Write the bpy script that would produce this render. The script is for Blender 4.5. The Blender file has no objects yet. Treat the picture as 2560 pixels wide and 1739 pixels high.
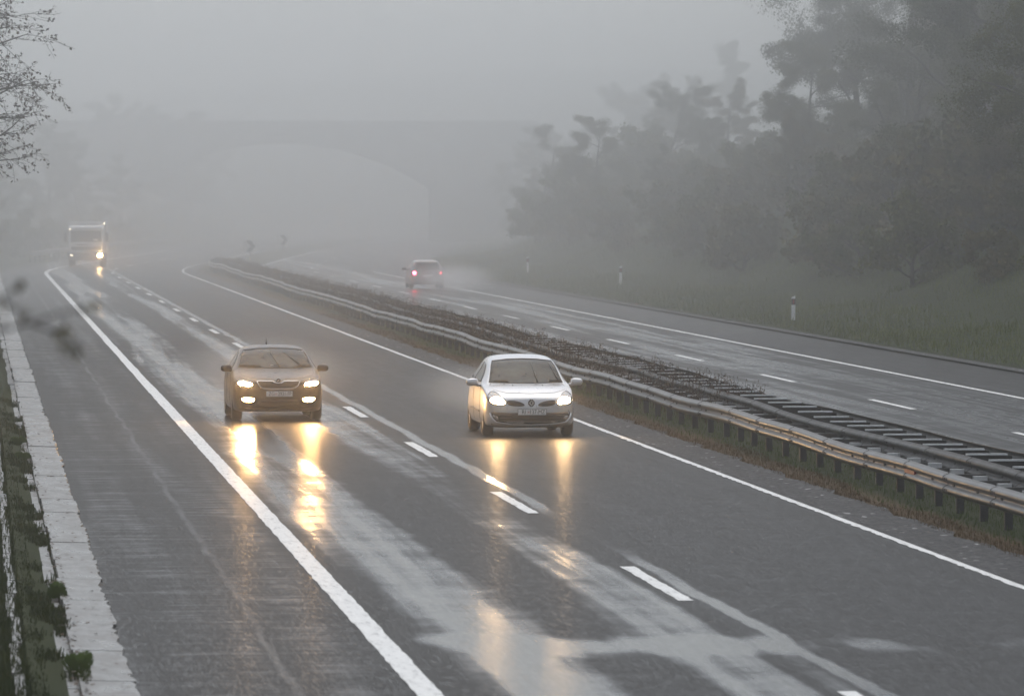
import bpy, bmesh, math, random
import numpy as np
from mathutils import Vector, Matrix
from mathutils.bvhtree import BVHTree
from mathutils.geometry import delaunay_2d_cdt

C = bpy.context.scene.collection
SC = bpy.context.scene
R = math.radians

# ------------------------------------------------------------------ camera, sky, sun, exposure
cam = bpy.data.cameras.new('camera')
cam_o = bpy.data.objects.new('camera', cam)
C.objects.link(cam_o)
SC.camera = cam_o
cam.sensor_width = 36.0
cam.lens = 207.6
cam.clip_start = 0.5
cam.clip_end = 4000
cam_o.location = (0, 0, 4.5)
cam_o.rotation_euler = (R(90 - 1.49), 0, R(-5.21))
cam.dof.use_dof = True
cam.dof.focus_distance = 112
cam.dof.aperture_fstop = 5.0

W = bpy.data.worlds.new('World')
SC.world = W
W.use_nodes = True
nt = W.node_tree
sky = nt.nodes.new('ShaderNodeTexSky')
sky.sky_type = 'NISHITA'
sky.sun_disc = False
sky.sun_elevation = R(70)
sky.sun_rotation = R(8)
sky.air_density = 1.0
sky.dust_density = 2.5
hs = nt.nodes.new('ShaderNodeHueSaturation')       # an overcast sky: the same brightness, most of the blue gone
hs.inputs['Saturation'].default_value = 0.42
nt.links.new(sky.outputs[0], hs.inputs['Color'])
tint = nt.nodes.new('ShaderNodeMix'); tint.data_type = 'RGBA'; tint.blend_type = 'MULTIPLY'
tint.inputs['Factor'].default_value = 1.0
tint.inputs[7].default_value = (1.0, 1.0, 0.985, 1)
nt.links.new(hs.outputs[0], tint.inputs[6])
nt.links.new(tint.outputs[2], nt.nodes['Background'].inputs[0])
nt.nodes['Background'].inputs[1].default_value = 0.10

sun = bpy.data.lights.new('sun', 'SUN')
sun.energy = 0.5
sun.angle = R(80)
sun.color = (1, 0.98, 0.95)
sun_o = bpy.data.objects.new('sun', sun)
C.objects.link(sun_o)
sun_o.rotation_euler = (R(-20), 0, R(-8))

SC.view_settings.view_transform = 'Standard'
SC.view_settings.look = 'None'
SC.view_settings.exposure = 0.8
SC.view_settings.gamma = 1.0
SC.cycles.volume_bounces = 6
SC.cycles.max_bounces = 10
SC.cycles.sample_clamp_indirect = 4.0
SC.cycles.volume_step_rate = 1.0
SC.cycles.volume_max_steps = 256

HAZE_DENSITY = 0.0011

# ------------------------------------------------------------------ helpers
def tag(o, label=None, cat=None, group=None, kind=None):
    if label: o['label'] = label
    if cat: o['category'] = cat
    if group: o['group'] = group
    if kind: o['kind'] = kind
    return o

def empty(name, loc, rz=0, label=None, cat=None, group=None):
    o = bpy.data.objects.new(name, None)
    C.objects.link(o)
    o.location = loc
    o.rotation_euler = (0, 0, rz)
    return tag(o, label, cat, group)

class MB:
    """collects shapes and links them as one mesh object"""
    def __init__(self):
        self.v, self.f, self.m, self.s = [], [], [], []
    def add(self, verts, faces, mi=0, smooth=False):
        b = len(self.v)
        self.v.extend([tuple(p) for p in verts])
        for f in faces:
            self.f.append(tuple(b + i for i in f)); self.m.append(mi); self.s.append(smooth)
    def box(self, c, d, mi=0, rot=None, taper=1.0):
        x, y, z = d[0] / 2, d[1] / 2, d[2] / 2
        P = []
        for sz in (-1, 1):
            t = taper if sz > 0 else 1.0
            for sx, sy in ((-1, -1), (1, -1), (1, 1), (-1, 1)):
                p = Vector((sx * x * t, sy * y * t, sz * z))
                if rot is not None: p = rot @ p
                P.append(p + Vector(c))
        self.add(P, [(3, 2, 1, 0), (4, 5, 6, 7), (0, 1, 5, 4), (1, 2, 6, 5), (2, 3, 7, 6), (3, 0, 4, 7)], mi)
    def tube(self, pts, r, n=6, mi=0, smooth=True, closed=False):
        pts = [Vector(p) for p in pts]
        rs = r if isinstance(r, (list, tuple)) else [r] * len(pts)
        N = len(pts); V = []
        for i, p in enumerate(pts):
            if closed: t = pts[(i + 1) % N] - pts[i - 1]
            else: t = pts[min(i + 1, N - 1)] - pts[max(i - 1, 0)]
            if t.length < 1e-9: t = Vector((0, 0, 1))
            t.normalize()
            a = t.cross(Vector((0.0, 0.03, 1))); 
            if a.length < 1e-3: a = t.cross(Vector((1, 0, 0)))
            a.normalize(); b = t.cross(a)
            for k in range(n):
                q = 2 * math.pi * k / n
                V.append(p + (a * math.cos(q) + b * math.sin(q)) * rs[i])
        F = []
        for i in range(N if closed else N - 1):
            j = (i + 1) % N
            for k in range(n):
                F.append((i * n + k, i * n + (k + 1) % n, j * n + (k + 1) % n, j * n + k))
        if not closed:
            F.append(tuple(range(n - 1, -1, -1))); F.append(tuple((N - 1) * n + k for k in range(n)))
        self.add(V, F, mi, smooth)
    def lathe(self, prof, axis_c, n=28, mi=0, smooth=True):
        """prof = (x offset, radius) pairs round an axis along X through axis_c"""
        V, F = [], []
        for (px, pr) in prof:
            for k in range(n):
                q = 2 * math.pi * k / n
                V.append((axis_c[0] + px, axis_c[1] + pr * math.cos(q), axis_c[2] + pr * math.sin(q)))
        for i in range(len(prof) - 1):
            for k in range(n):
                F.append((i * n + k, i * n + (k + 1) % n, (i + 1) * n + (k + 1) % n, (i + 1) * n + k))
        self.add(V, F, mi, smooth)
    def blob(self, c, d, mi=0, e=2.6, nu=14, nv=9, rot=None):
        """superellipsoid"""
        def pw(v): return math.copysign(abs(v) ** (2 / e), v)
        V, F = [], []
        for i in range(nv + 1):
            a = -math.pi / 2 + math.pi * i / nv
            for k in range(nu):
                b = 2 * math.pi * k / nu
                p = Vector((d[0] * pw(math.cos(a)) * pw(math.cos(b)), d[1] * pw(math.cos(a)) * pw(math.sin(b)), d[2] * pw(math.sin(a))))
                if rot is not None: p = rot @ p
                V.append(p + Vector(c))
        for i in range(nv):
            for k in range(nu):
                F.append((i * nu + k, i * nu + (k + 1) % nu, (i + 1) * nu + (k + 1) % nu, (i + 1) * nu + k))
        self.add(V, F, mi, True)
    def mesh(self, name, mats):
        me = bpy.data.meshes.new(name)
        me.from_pydata([tuple(p) for p in self.v], [], self.f)
        for m in (mats if isinstance(mats, (list, tuple)) else [mats]): me.materials.append(m)
        me.polygons.foreach_set('material_index', self.m)
        me.polygons.foreach_set('use_smooth', self.s)
        me.update()
        return me
    def build(self, name, mats, parent=None, loc=None):
        o = bpy.data.objects.new(name, self.mesh(name, mats))
        C.objects.link(o)
        if parent: o.parent = parent
        if loc: o.location = loc
        return o

def np_mesh(name, verts, faces, mat, parent=None, smooth=False):
    """fast mesh from numpy arrays: verts (n,3), faces (m,k)"""
    me = bpy.data.meshes.new(name)
    n, m, k = len(verts), len(faces), faces.shape[1]
    me.vertices.add(n); me.vertices.foreach_set('co', np.asarray(verts, dtype=np.float32).ravel())
    me.loops.add(m * k); me.loops.foreach_set('vertex_index', np.asarray(faces, dtype=np.int32).ravel())
    me.polygons.add(m)
    me.polygons.foreach_set('loop_start', np.arange(0, m * k, k, dtype=np.int32))
    if smooth: me.polygons.foreach_set('use_smooth', np.ones(m, dtype=bool))
    me.update(calc_edges=True); me.validate()
    if mat: me.materials.append(mat)
    o = bpy.data.objects.new(name, me)
    C.objects.link(o)
    if parent: o.parent = parent
    return o

def copy_tree(o, parent=None):
    c = o.copy(); C.objects.link(c); c.parent = parent
    for ch in [x for x in o.children]: copy_tree(ch, c)
    return c

# ------------------------------------------------------------------ materials
class NT:
    def __init__(self, name):
        self.mat = bpy.data.materials.new(name); self.mat.use_nodes = True
        self.t = self.mat.node_tree; self.b = self.t.nodes['Principled BSDF']
    def n(self, kind, **kw):
        nd = self.t.nodes.new('ShaderNode' + kind)
        for k, v in kw.items(): setattr(nd, k, v)
        return nd
    def l(self, a, b): self.t.links.new(a, b)
    def val(self, nd, sock, v):
        if hasattr(v, 'node'): self.l(v, nd.inputs[sock])
        else: nd.inputs[sock].default_value = v
    def math(self, op, a, b=0.0, c=0.0, clamp=False):
        nd = self.n('Math', operation=op); nd.use_clamp = clamp
        self.val(nd, 0, a); self.val(nd, 1, b)
        if op in ('MULTIPLY_ADD', 'COMPARE', 'SMOOTH_MIN'): self.val(nd, 2, c)
        return nd.outputs[0]
    def step(self, v, a, b, lo=0.0, hi=1.0):
        nd = self.n('MapRange'); nd.interpolation_type = 'SMOOTHSTEP'
        self.val(nd, 0, v); self.val(nd, 1, a); self.val(nd, 2, b); self.val(nd, 3, lo); self.val(nd, 4, hi)
        return nd.outputs[0]
    def coords(self, scale=(1, 1, 1), kind='Object'):
        tc = self.n('TexCoord'); mp = self.n('Mapping')
        self.l(tc.outputs[kind], mp.inputs[0]); mp.inputs['Scale'].default_value = scale
        return mp.outputs[0]
    def xyz(self, kind='Object'):
        tc = self.n('TexCoord'); s = self.n('SeparateXYZ'); self.l(tc.outputs[kind], s.inputs[0])
        return s.outputs
    def noise(self, scale=(1, 1, 1), s=1.0, detail=4, rough=0.55, dist=0.0, kind='Object'):
        nd = self.n('TexNoise'); self.l(self.coords(scale, kind), nd.inputs['Vector'])
        nd.inputs['Scale'].default_value = s; nd.inputs['Detail'].default_value = detail
        nd.inputs['Roughness'].default_value = rough; nd.inputs['Distortion'].default_value = dist
        return nd.outputs['Fac']
    def mix(self, f, a, b):
        nd = self.n('Mix', data_type='RGBA')
        self.val(nd, 'Factor', f)
        ia, ib = nd.inputs[6], nd.inputs[7]
        for i, v in ((ia, a), (ib, b)):
            if hasattr(v, 'node'): self.l(v, i)
            else: i.default_value = (*v, 1)
        return nd.outputs[2]
    def ramp(self, f, stops, interp='LINEAR'):
        nd = self.n('ValToRGB'); self.l(f, nd.inputs[0]); cr = nd.color_ramp; cr.interpolation = interp
        while len(cr.elements) < len(stops): cr.elements.new(0.5)
        for e, (p, c) in zip(cr.elements, stops):
            e.position = p; e.color = (*c, 1) if isinstance(c, (tuple, list)) else (c, c, c, 1)
        return nd.outputs[0]
    def bump(self, h, strength=0.3, dist=0.01):
        nd = self.n('Bump'); self.l(h, nd.inputs['Height']); self.val(nd, 'Strength', strength); nd.inputs['Distance'].default_value = dist
        self.l(nd.outputs[0], self.b.inputs['Normal'])
    def set(self, **kw):
        for k, v in kw.items(): self.val(self.b, {'col': 'Base Color', 'rough': 'Roughness', 'metal': 'Metallic', 'coat': 'Coat Weight', 'coatr': 'Coat Roughness', 'ior': 'IOR', 'spec': 'Specular IOR Level'}[k], (*v, 1) if isinstance(v, tuple) else v)

def M(name, col, rough=0.5, metal=0.0, var=0.25, scale=3.0, bump=0.0, coat=0.0, stretch=(1, 1, 1), col2=None):
    t = NT(name)
    f = t.noise(stretch, scale, 5, 0.6)
    lo = tuple(c * (1 - var) for c in col); hi = tuple(min(1, c * (1 + var)) for c in (col2 or col))
    t.l(t.ramp(f, [(0.3, lo), (0.7, hi)]), t.b.inputs['Base Color'])
    t.l(t.step(f, 0.2, 0.8, max(0.02, rough * 0.8), min(1, rough * 1.2)), t.b.inputs['Roughness'])
    t.set(metal=metal, coat=coat)
    if coat: t.set(coatr=0.05)
    if bump: t.bump(f, bump, 0.02)
    return t.mat

def emit(name, col, strength):
    t = NT(name)
    t.set(col=(0.8, 0.8, 0.8), rough=0.2)
    t.b.inputs['Emission Color'].default_value = (*col, 1)
    t.b.inputs['Emission Strength'].default_value = strength
    return t.mat

def road_material(name, lane_stops, x0, x1, ribs=True, flow=True, seed=0.0, rough_hi=0.50):
    """wet asphalt: a film of water lies in the ruts and along the joint, bare grain shows between"""
    t = NT(name)
    X, Y, Z = t.xyz()
    nA = t.noise((1.6, 0.028, 1), 1.0, 5, 0.56, 0.3)
    nB = t.noise((0.35, 0.016, 1), 1.0, 4, 0.55)
    nC = t.noise((5.0, 0.32, 1), 1.0, 5, 0.6)
    nG = t.noise((30, 1.5, 1), 1.0, 4, 0.8)
    nF = t.noise((0.75, 0.55, 1), 1.0, 6, 0.7)                # feathers the edges of the water across the road
    xs = t.math('ADD', X, t.math('MULTIPLY', t.math('SUBTRACT', nB, 0.5), 0.6))
    u = t.math('DIVIDE', t.math('SUBTRACT', xs, x0), x1 - x0, clamp=True)
    base = t.ramp(u, [((a - x0) / (x1 - x0), v) for a, v in lane_stops], 'EASE')
    w = t.math('ADD', base, t.math('MULTIPLY', t.math('SUBTRACT', nA, 0.5), 0.95))
    w = t.math('ADD', w, t.math('MULTIPLY', t.math('SUBTRACT', nC, 0.5), 0.12))
    w = t.math('ADD', w, t.math('MULTIPLY', t.math('SUBTRACT', nF, 0.5), 0.40))
    if flow:                                          # sheet of water running across the lanes
        yy = t.math('ADD', Y, t.math('MULTIPLY', t.math('SUBTRACT', nB, 0.5), 9.0))
        d = t.math('ABSOLUTE', t.math('SUBTRACT', yy, 58.6))
        w = t.math('ADD', w, t.math('MULTIPLY', t.step(d, 0.2, 1.7, 1.0, 0.0), t.step(X, 3.8, 5.2, 0.0, 0.30)))
    wet = t.step(w, 0.45, 0.80)
    if ribs:                                          # transverse texture of the shoulder
        nR = t.math('ADD', t.math('MULTIPLY', t.noise((0.7, 2.6, 1), 1.0, 6, 0.75), 0.65), t.math('MULTIPLY', nA, 0.35))
        rib = t.math('MULTIPLY', t.step(nR, 0.46, 0.66), t.step(X, 3.5, 4.1, 0.50, 0.12))
        wet = t.math('MAXIMUM', wet, rib)
    if ribs:                                          # water standing along the paving joints
        nJ = t.noise((0.6, 0.22, 1), 1.0, 6, 0.65)
        nK = t.noise((0.3, 0.045, 1), 1.0, 3, 0.5)
        xj = t.math('ADD', X, t.math('MULTIPLY', t.math('SUBTRACT', nJ, 0.5), 0.34))
        j1 = t.math('MULTIPLY', t.step(t.math('ABSOLUTE', t.math('SUBTRACT', xj, 8.13)), 0.06, 0.14, 1.0, 0.0), t.step(nK, 0.28, 0.42))
        j2 = t.math('MULTIPLY', t.step(t.math('ABSOLUTE', t.math('SUBTRACT', xj, 2.92)), 0.01, 0.08, 0.35, 0.0), t.step(nJ, 0.2, 0.6))
        wet = t.math('MAXIMUM', wet, t.math('MAXIMUM', j1, j2))
    col = t.mix(wet, t.mix(nG, (0.004, 0.004, 0.004), (0.046, 0.045, 0.042)), (0.018, 0.018, 0.019))
    t.l(col, t.b.inputs['Base Color'])
    rr = t.math('ADD', t.math('MULTIPLY', wet, 0.14 - rough_hi), rough_hi)
    rr = t.math('ADD', rr, t.math('MULTIPLY', t.math('SUBTRACT', nC, 0.5), 0.12))
    t.l(rr, t.b.inputs['Roughness'])
    t.set(ior=1.36); t.l(t.step(wet, 0.0, 1.0, 0.05, 0.19), t.b.inputs['Specular IOR Level'])
    gl = t.noise((26, 1.6, 1), 1.0, 3, 0.75)                 # wet grains that glint in the lamps
    t.l(t.step(gl, 0.48, 0.66, 0.03, 0.26), t.b.inputs['Coat Weight']); t.set(coatr=0.24); t.b.inputs['Coat IOR'].default_value = 1.33
    bs = t.math('ADD', t.math('MULTIPLY', wet, -0.26), 0.5)
    t.bump(t.noise((18, 2.4, 1), 1.0, 4, 0.75), bs, 0.012)
    return t.mat

m_road = road_material('wet_asphalt', [(1.5, 0.16), (3.9, 0.2), (4.15, 0.42), (4.9, 0.72), (5.5, 0.66), (6.05, 0.40), (6.5, 0.34),
                                       (7.0, 0.66), (7.5, 0.62), (7.75, 0.40), (8.4, 0.20), (9.2, 0.33), (9.8, 0.12), (10.9, 0.25), (11.6, 0.06), (12.9, 0.05)], 1.4, 13.0)
m_road_far = road_material('wet_asphalt_far', [(15.9, 0.35), (17.0, 0.5), (18.0, 0.62), (19.0, 0.5), (19.9, 0.55), (21.3, 0.62), (22.6, 0.5), (23.5, 0.35), (26.4, 0.30)], 15.8, 26.5, ribs=False, flow=False, rough_hi=0.45)

def paint_material():
    t = NT('road_paint')
    f = t.noise((4.0, 0.5, 1), 3.0, 7, 0.8)
    t.l(t.ramp(f, [(0.34, (0.16, 0.16, 0.155)), (0.45, (0.62, 0.62, 0.60)), (0.7, (0.78, 0.78, 0.76))]), t.b.inputs['Base Color'])
    t.set(rough=0.38); t.bump(f, 0.2, 0.01)
    return t.mat
m_paint = paint_material()

def ground_material():
    t = NT('verge_ground')
    X, Y, Z = t.xyz()
    g = t.mix(t.noise((1, 0.4, 1), 0.9, 6, 0.65), (0.011, 0.019, 0.005), (0.032, 0.038, 0.011))
    br = t.mix(t.noise((3, 1, 1), 2.0, 5, 0.7), (0.050, 0.034, 0.017), (0.090, 0.058, 0.029))
    e = t.math('ADD', X, t.math('MULTIPLY', t.math('SUBTRACT', t.noise((0.8, 0.25, 1), 1.0, 4, 0.6), 0.5), 0.7))
    a = t.math('MULTIPLY', t.step(e, 12.6, 12.75), t.step(e, 13.15, 13.45, 1.0, 0.0))
    t.l(t.mix(a, g, br), t.b.inputs['Base Color'])
    t.set(rough=0.9, spec=0.1); t.bump(t.noise((1, 1, 1), 14.0, 4, 0.7), 0.6, 0.05)
    return t.mat
m_ground = ground_material()

def gravel_material():
    t = NT('wet_gravel')
    v = t.n('TexVoronoi'); t.l(t.coords((16, 7, 1)), v.inputs['Vector']); v.inputs['Scale'].default_value = 1.0
    t.l(t.ramp(v.outputs['Color'], [(0.0, 0.012), (0.6, 0.030), (0.88, 0.06), (0.96, 0.35)]), t.b.inputs['Base Color'])
    t.set(rough=0.7, spec=0.15); t.bump(v.outputs['Distance'], 0.9, 0.03)
    return t.mat
m_gravel = gravel_material()

def concrete_material():
    t = NT('wet_concrete')
    f = t.noise((2.5, 0.8, 2.5), 1.0, 7, 0.68)
    g = t.noise((9, 3, 9), 1.0, 5, 0.7)
    c = t.mix(f, (0.075, 0.072, 0.065), (0.165, 0.16, 0.15))
    c = t.mix(t.step(g, 0.52, 0.68), c, (0.10, 0.085, 0.07))
    t.l(c, t.b.inputs['Base Color']); t.l(t.step(f, 0.3, 0.7, 0.22, 0.5), t.b.inputs['Roughness']); t.bump(g, 0.4, 0.02)
    return t.mat
m_conc = concrete_material()

def leaf_material(name, a, b, scale=0.8):
    t = NT(name)
    f = t.noise((1, 1, 1), scale, 5, 0.7)
    t.l(t.mix(t.step(f, 0.32, 0.68), a, b), t.b.inputs['Base Color']); t.set(rough=0.65, spec=0.12)
    t.b.inputs['Transmission Weight'].default_value = 0.0
    return t.mat
m_leaf_dark = leaf_material('leaf_dark', (0.034, 0.046, 0.009), (0.078, 0.084, 0.016))
m_leaf_mid = leaf_material('leaf_mid', (0.048, 0.062, 0.010), (0.112, 0.112, 0.018))
m_leaf_yel = leaf_material('leaf_yellowing', (0.06, 0.066, 0.016), (0.14, 0.11, 0.035))
m_leaf_dry = leaf_material('leaf_dry', (0.035, 0.022, 0.014), (0.095, 0.060, 0.032), 2.0)
m_grass = leaf_material('grass_blades', (0.040, 0.074, 0.008), (0.072, 0.108, 0.014), 1.6)
m_verge = leaf_material('verge_blades', (0.022, 0.040, 0.008), (0.060, 0.072, 0.018), 1.2)
m_grass_dry = leaf_material('grass_dry', (0.074, 0.050, 0.022), (0.115, 0.078, 0.036), 2.2)
m_slope = leaf_material('grass_slope', (0.088, 0.108, 0.022), (0.145, 0.158, 0.034), 0.5)
m_bark = M('bark', (0.045, 0.036, 0.028), 0.85, var=0.4, scale=6, bump=0.5)
m_steel = M('galvanised_steel', (0.125, 0.125, 0.122), 0.42, 0.55, var=0.18, scale=4, stretch=(1, 0.4, 1))
m_steel_dull = M('weathered_steel', (0.034, 0.034, 0.031), 0.55, 0.3, var=0.3, scale=4)
m_steel_bright = M('bright_zinc', (0.62, 0.63, 0.64), 0.32, 0.5, var=0.15, scale=6)
m_post = M('post_steel', (0.035, 0.036, 0.039), 0.55, 0.35, var=0.3, scale=6)
m_seam = M('dark_joint', (0.02, 0.02, 0.02), 0.6)
m_black = M('black_plastic', (0.018, 0.018, 0.018), 0.5, var=0.2)
m_rubber = M('tyre_rubber', (0.016, 0.016, 0.016), 0.65, var=0.3, scale=9)
m_rim = M('alloy', (0.42, 0.42, 0.43), 0.3, 0.85, var=0.1)
m_chrome = M('chrome', (0.78, 0.78, 0.78), 0.12, 1.0, var=0.03)
m_silver = M('silver_paint', (0.54, 0.55, 0.565), 0.32, 0.5, var=0.03, scale=8, coat=1.0)
m_dark = M('dark_paint', (0.030, 0.025, 0.021), 0.32, 0.2, var=0.06, scale=8, coat=0.12)
m_pale_glow = M('pale_paint_red_glow', (0.13, 0.10, 0.10), 0.3, 0.2, var=0.04, coat=0.8)  # pale paint, with the tail lamps' red glow mixed into its colour
m_glass = M('car_glass', (0.026, 0.032, 0.030), 0.10, 0.0, var=0.9, scale=3.2)
m_glass.node_tree.nodes['Principled BSDF'].inputs['Specular IOR Level'].default_value = 0.11
m_lampglass = M('lamp_housing', (0.30, 0.29, 0.27), 0.14, 0.6, var=0.35, scale=18, coat=1.0)
m_plate = M('plate_white', (0.72, 0.72, 0.71), 0.4, var=0.04)
m_ink = M('plate_ink', (0.015, 0.015, 0.017), 0.5, var=0.1)
m_red = M('red_enamel', (0.32, 0.03, 0.03), 0.4, var=0.15)
m_white = M('white_enamel', (0.74, 0.75, 0.74), 0.4, var=0.06)
m_board = M('sign_board', (0.6, 0.6, 0.59), 0.5, var=0.08)
m_truck = M('truck_white', (0.66, 0.67, 0.67), 0.35, var=0.05, coat=0.6)
m_truckbox = M('truck_box', (0.50, 0.51, 0.51), 0.5, var=0.06)
m_truckdark = M('truck_bumper', (0.10, 0.10, 0.10), 0.5, var=0.2)
m_bridge = M('bridge_concrete', (0.34, 0.335, 0.32), 0.7, var=0.2, scale=0.5)
m_head = emit('headlamp_lit', (1.0, 0.55, 0.20), 1100)
m_head_soft = emit('headlamp_halogen', (1.0, 0.62, 0.28), 260)
m_fog = emit('foglamp_lit', (1.0, 0.57, 0.21), 75)
m_truckhead = emit('truck_headlamp_lit', (1.0, 0.60, 0.26), 450)
m_marker = emit('marker_lamp_lit', (1.0, 0.85, 0.6), 6)
m_tail = emit('tail_lamp_lit', (1.0, 0.03, 0.06), 70)
m_tail_dim = emit('tail_lamp_dim', (1.0, 0.04, 0.07), 4)

# ------------------------------------------------------------------ the road's line in plan
S0, S1, DS = -80.0, 1100.0, 1.0
XC = 14.0                                     # the middle of the central reservation
_s = np.arange(S0, S1 + DS, DS)
_k = np.where(_s < 333, 0.0, np.where(_s < 371, 1 / 440.0, 1 / 6000.0))
_h = np.cumsum(_k) * DS
_px = XC + np.cumsum(np.sin(_h)) * DS
_py = S0 + np.cumsum(np.cos(_h)) * DS - DS
def P(xr, s, z=0.0):
    x = np.interp(s, _s, _px); y = np.interp(s, _s, _py); h = np.interp(s, _s, _h)
    return (float(x + (xr - XC) * math.cos(h)), float(y - (xr - XC) * math.sin(h)), z)
def HD(s): return float(np.interp(s, _s, _h))

def smooth(a, b, x):
    t = min(1, max(0, (x - a) / (b - a))); return t * t * (3 - 2 * t)
_rng = np.random.RandomState(5)
_ph = _rng.rand(40) * 6.28
def wob(s, k, wl, amp):
    return amp * (math.sin(s * 6.283 / wl + _ph[k]) + 0.6 * math.sin(s * 6.283 / (wl * 0.43) + _ph[k + 1]) + 0.35 * math.sin(s * 6.283 / (wl * 0.21) + _ph[k + 2]))

def terrain_z(xr, s):
    rg_ = 24 * smooth(640, 930, s) * (0.85 + 0.15 * math.sin(xr * .021 + 1))  # ridge added beyond the bridge, blocks low sky light to darken the fog
    if rg_ > 0.5 and s > 660: return rg_ if abs(xr - 14) > 14 or s > 760 else -0.04 + rg_ * smooth(660, 760, s)
    if xr <= 0.5:
        e = 2.6 * smooth(34, 4, s) * smooth(1.0, -2.5, xr)       # the bank the photographer stands on
        z = 0.03 + 0.3 * max(0, -1.5 - xr) * smooth(0, -1, xr)
        return max(e, min(z, 11)) + 0.03
    if xr < 0.95: return -0.05
    if xr <= 12.75: return -0.04
    if xr < 15.9: return 0.02 + 0.05 * smooth(12.75, 13.6, xr) * smooth(15.9, 15.2, xr)
    if xr < 26.65: return -0.04
    d = xr - 26.65
    z = 0.06 + 0.12 * min(d, 5) + 0.42 * max(0, d - 5)
    return min(z, 14) + wob(s, 3, 37, 0.10) * smooth(0, 4, d)

def strip(name, xs, ss, zf, mat, jag=None):
    V, F = [], []
    for s in ss:
        for i, x in enumerate(xs):
            j = jag(i, s) if jag else 0.0
            V.append(P(x + j, s, zf(x, s)))
    n = len(xs)
    for a in range(len(ss) - 1):
        for i in range(n - 1):
            F.append((a * n + i, a * n + i + 1, (a + 1) * n + i + 1, (a + 1) * n + i))
    o = np_mesh(name, np.array(V), np.array(F), mat, smooth=True)
    tag(o, kind='structure')
    return o

def srange(a, b, st): return list(np.arange(a, b + st * 0.5, st))
SS = srange(-70, 40, 10) + srange(44, 130, 2) + srange(135, 320, 5) + srange(325, 400, 2.5) + srange(410, 700, 10) + srange(720, 980, 20)
SC2 = srange(-70, 40, 10) + srange(50, 320, 10) + srange(325, 400, 2.5) + srange(410, 700, 10) + srange(720, 980, 20)

strip('ground', [-260, -160, -90, -50, -30, -18, -10, -6, -4, -2.5, -1.5, -1, -0.3, 0.2, 0.42, 0.5, 0.94, 0.96, 1.4, 7, 12.7, 12.8, 13.2, 13.6, 14.4, 15.2, 15.6, 15.88, 15.92, 20, 26.6, 26.7,
                 27.2, 28, 29.5, 31, 33, 36, 40, 46, 55, 70, 100, 160, 260], SS, terrain_z, m_ground)
strip('carriageway', [1.42, 4, 7, 10, 12.3], SC2, lambda x, s: 0.0, m_road, lambda i, s: 0.10 * math.sin(s * 1.7) * math.sin(s * .37) if i == 4 else 0)
strip('opposite_carriageway', [15.8, 18, 21, 24, 26.2], SC2, lambda x, s: 0.0, m_road_far)
strip('gravel_strip', [12.02, 12.4, 12.82], srange(40, 335, 1.0) + srange(340, 420, 5), lambda x, s: 0.012 if x < 12.5 else 0.05, m_gravel,
      lambda i, s: (0.07 * math.sin(s * 2.3) + 0.06 * math.sin(s * 5.1)) if i == 2 else 0)
strip('shoulder_edge', [26.16, 26.5, 26.62], SC2, lambda x, s: 0.05, m_gravel)

# painted lines: ragged edges, in one sheet 4 mm above the asphalt
def markings():
    rnd = random.Random(3)
    V, F = [], []
    def line(x, w, a, b, st, rag):
        n0 = len(V); ss = srange(a, b, st)
        for s in ss:
            V.append(P(x - w / 2 + rnd.uniform(-rag, rag), s, 0.005)); V.append(P(x + w / 2 + rnd.uniform(-rag, rag), s, 0.005))
        for i in range(len(ss) - 1):
            k = n0 + 2 * i; F.append((k, k + 1, k + 3, k + 2))
    line(4.08, 0.24, 20, 140, 0.4, 0.010); line(4.08, 0.22, 140, 470, 2, 0.012)
    line(12.0, 0.20, 20, 140, 0.25, 0.022); line(12.0, 0.20, 140, 470, 2, 0.012)
    line(23.05, 0.16, 20, 345, 2, 0.008)
    line(16.3, 0.16, 20, 470, 2, 0.008)
    k = 10.9
    while k < 520:
        line(7.86, 0.17, k, k + 5.9, 0.3, 0.012)
        k += 18.0
    k = 32.3
    while k < 420:
        line(19.6, 0.15, k, k + 6.0, 1, 0.006); k += 18.0
    tag(np_mesh('road_marking', np.array(V), np.array(F), m_paint), kind='structure')
markings()

# concrete gutter slabs beside the shoulder
def gutter():
    rnd = random.Random(8)
    mb = MB(); s = 18.0
    while s < 330:
        L = 3.62
        a, b = s + 0.02, s + L - 0.02
        n = 12; dz = rnd.uniform(-0.006, 0.006); sh = rnd.uniform(-0.02, 0.02)
        top, low = [], []
        xs0 = 0.96 + sh
        V = []
        for i in range(n + 1):
            q = a + (b - a) * i / n
            xr = 1.46 + sh + rnd.uniform(-0.035, 0.02)
            V += [P(xs0 + rnd.uniform(-.006, .006), q, -0.06), P(xs0, q, 0.045 + dz), P(xr, q, 0.030 + dz), P(xr + 0.01, q, -0.06)]
        F = []
        for i in range(n):
            for k in range(3):
                F.append((4 * i + k, 4 * i + k + 1, 4 * i + 5 + k, 4 * i + 4 + k)[::-1])
        F += [(0, 1, 2, 3), (4 * n + 3, 4 * n + 2, 4 * n + 1, 4 * n)]
        mb.add(V, F)
        mb.box(P(0.70 + rnd.uniform(-.02, .02), s + L / 2, -0.035 + rnd.uniform(-.01, .005)), (0.5, L - 0.06, 0.03))
        s += L
    # far lip of the channel
    s = 18.0
    while s < 300:
        mb.box(P(0.40 + 0.02 * math.sin(s), s + 1.8, 0.06), (0.09, 3.5, 0.12)); s += 3.62
    o = mb.build('kerb', m_conc); tag(o, kind='structure')
gutter()

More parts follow.
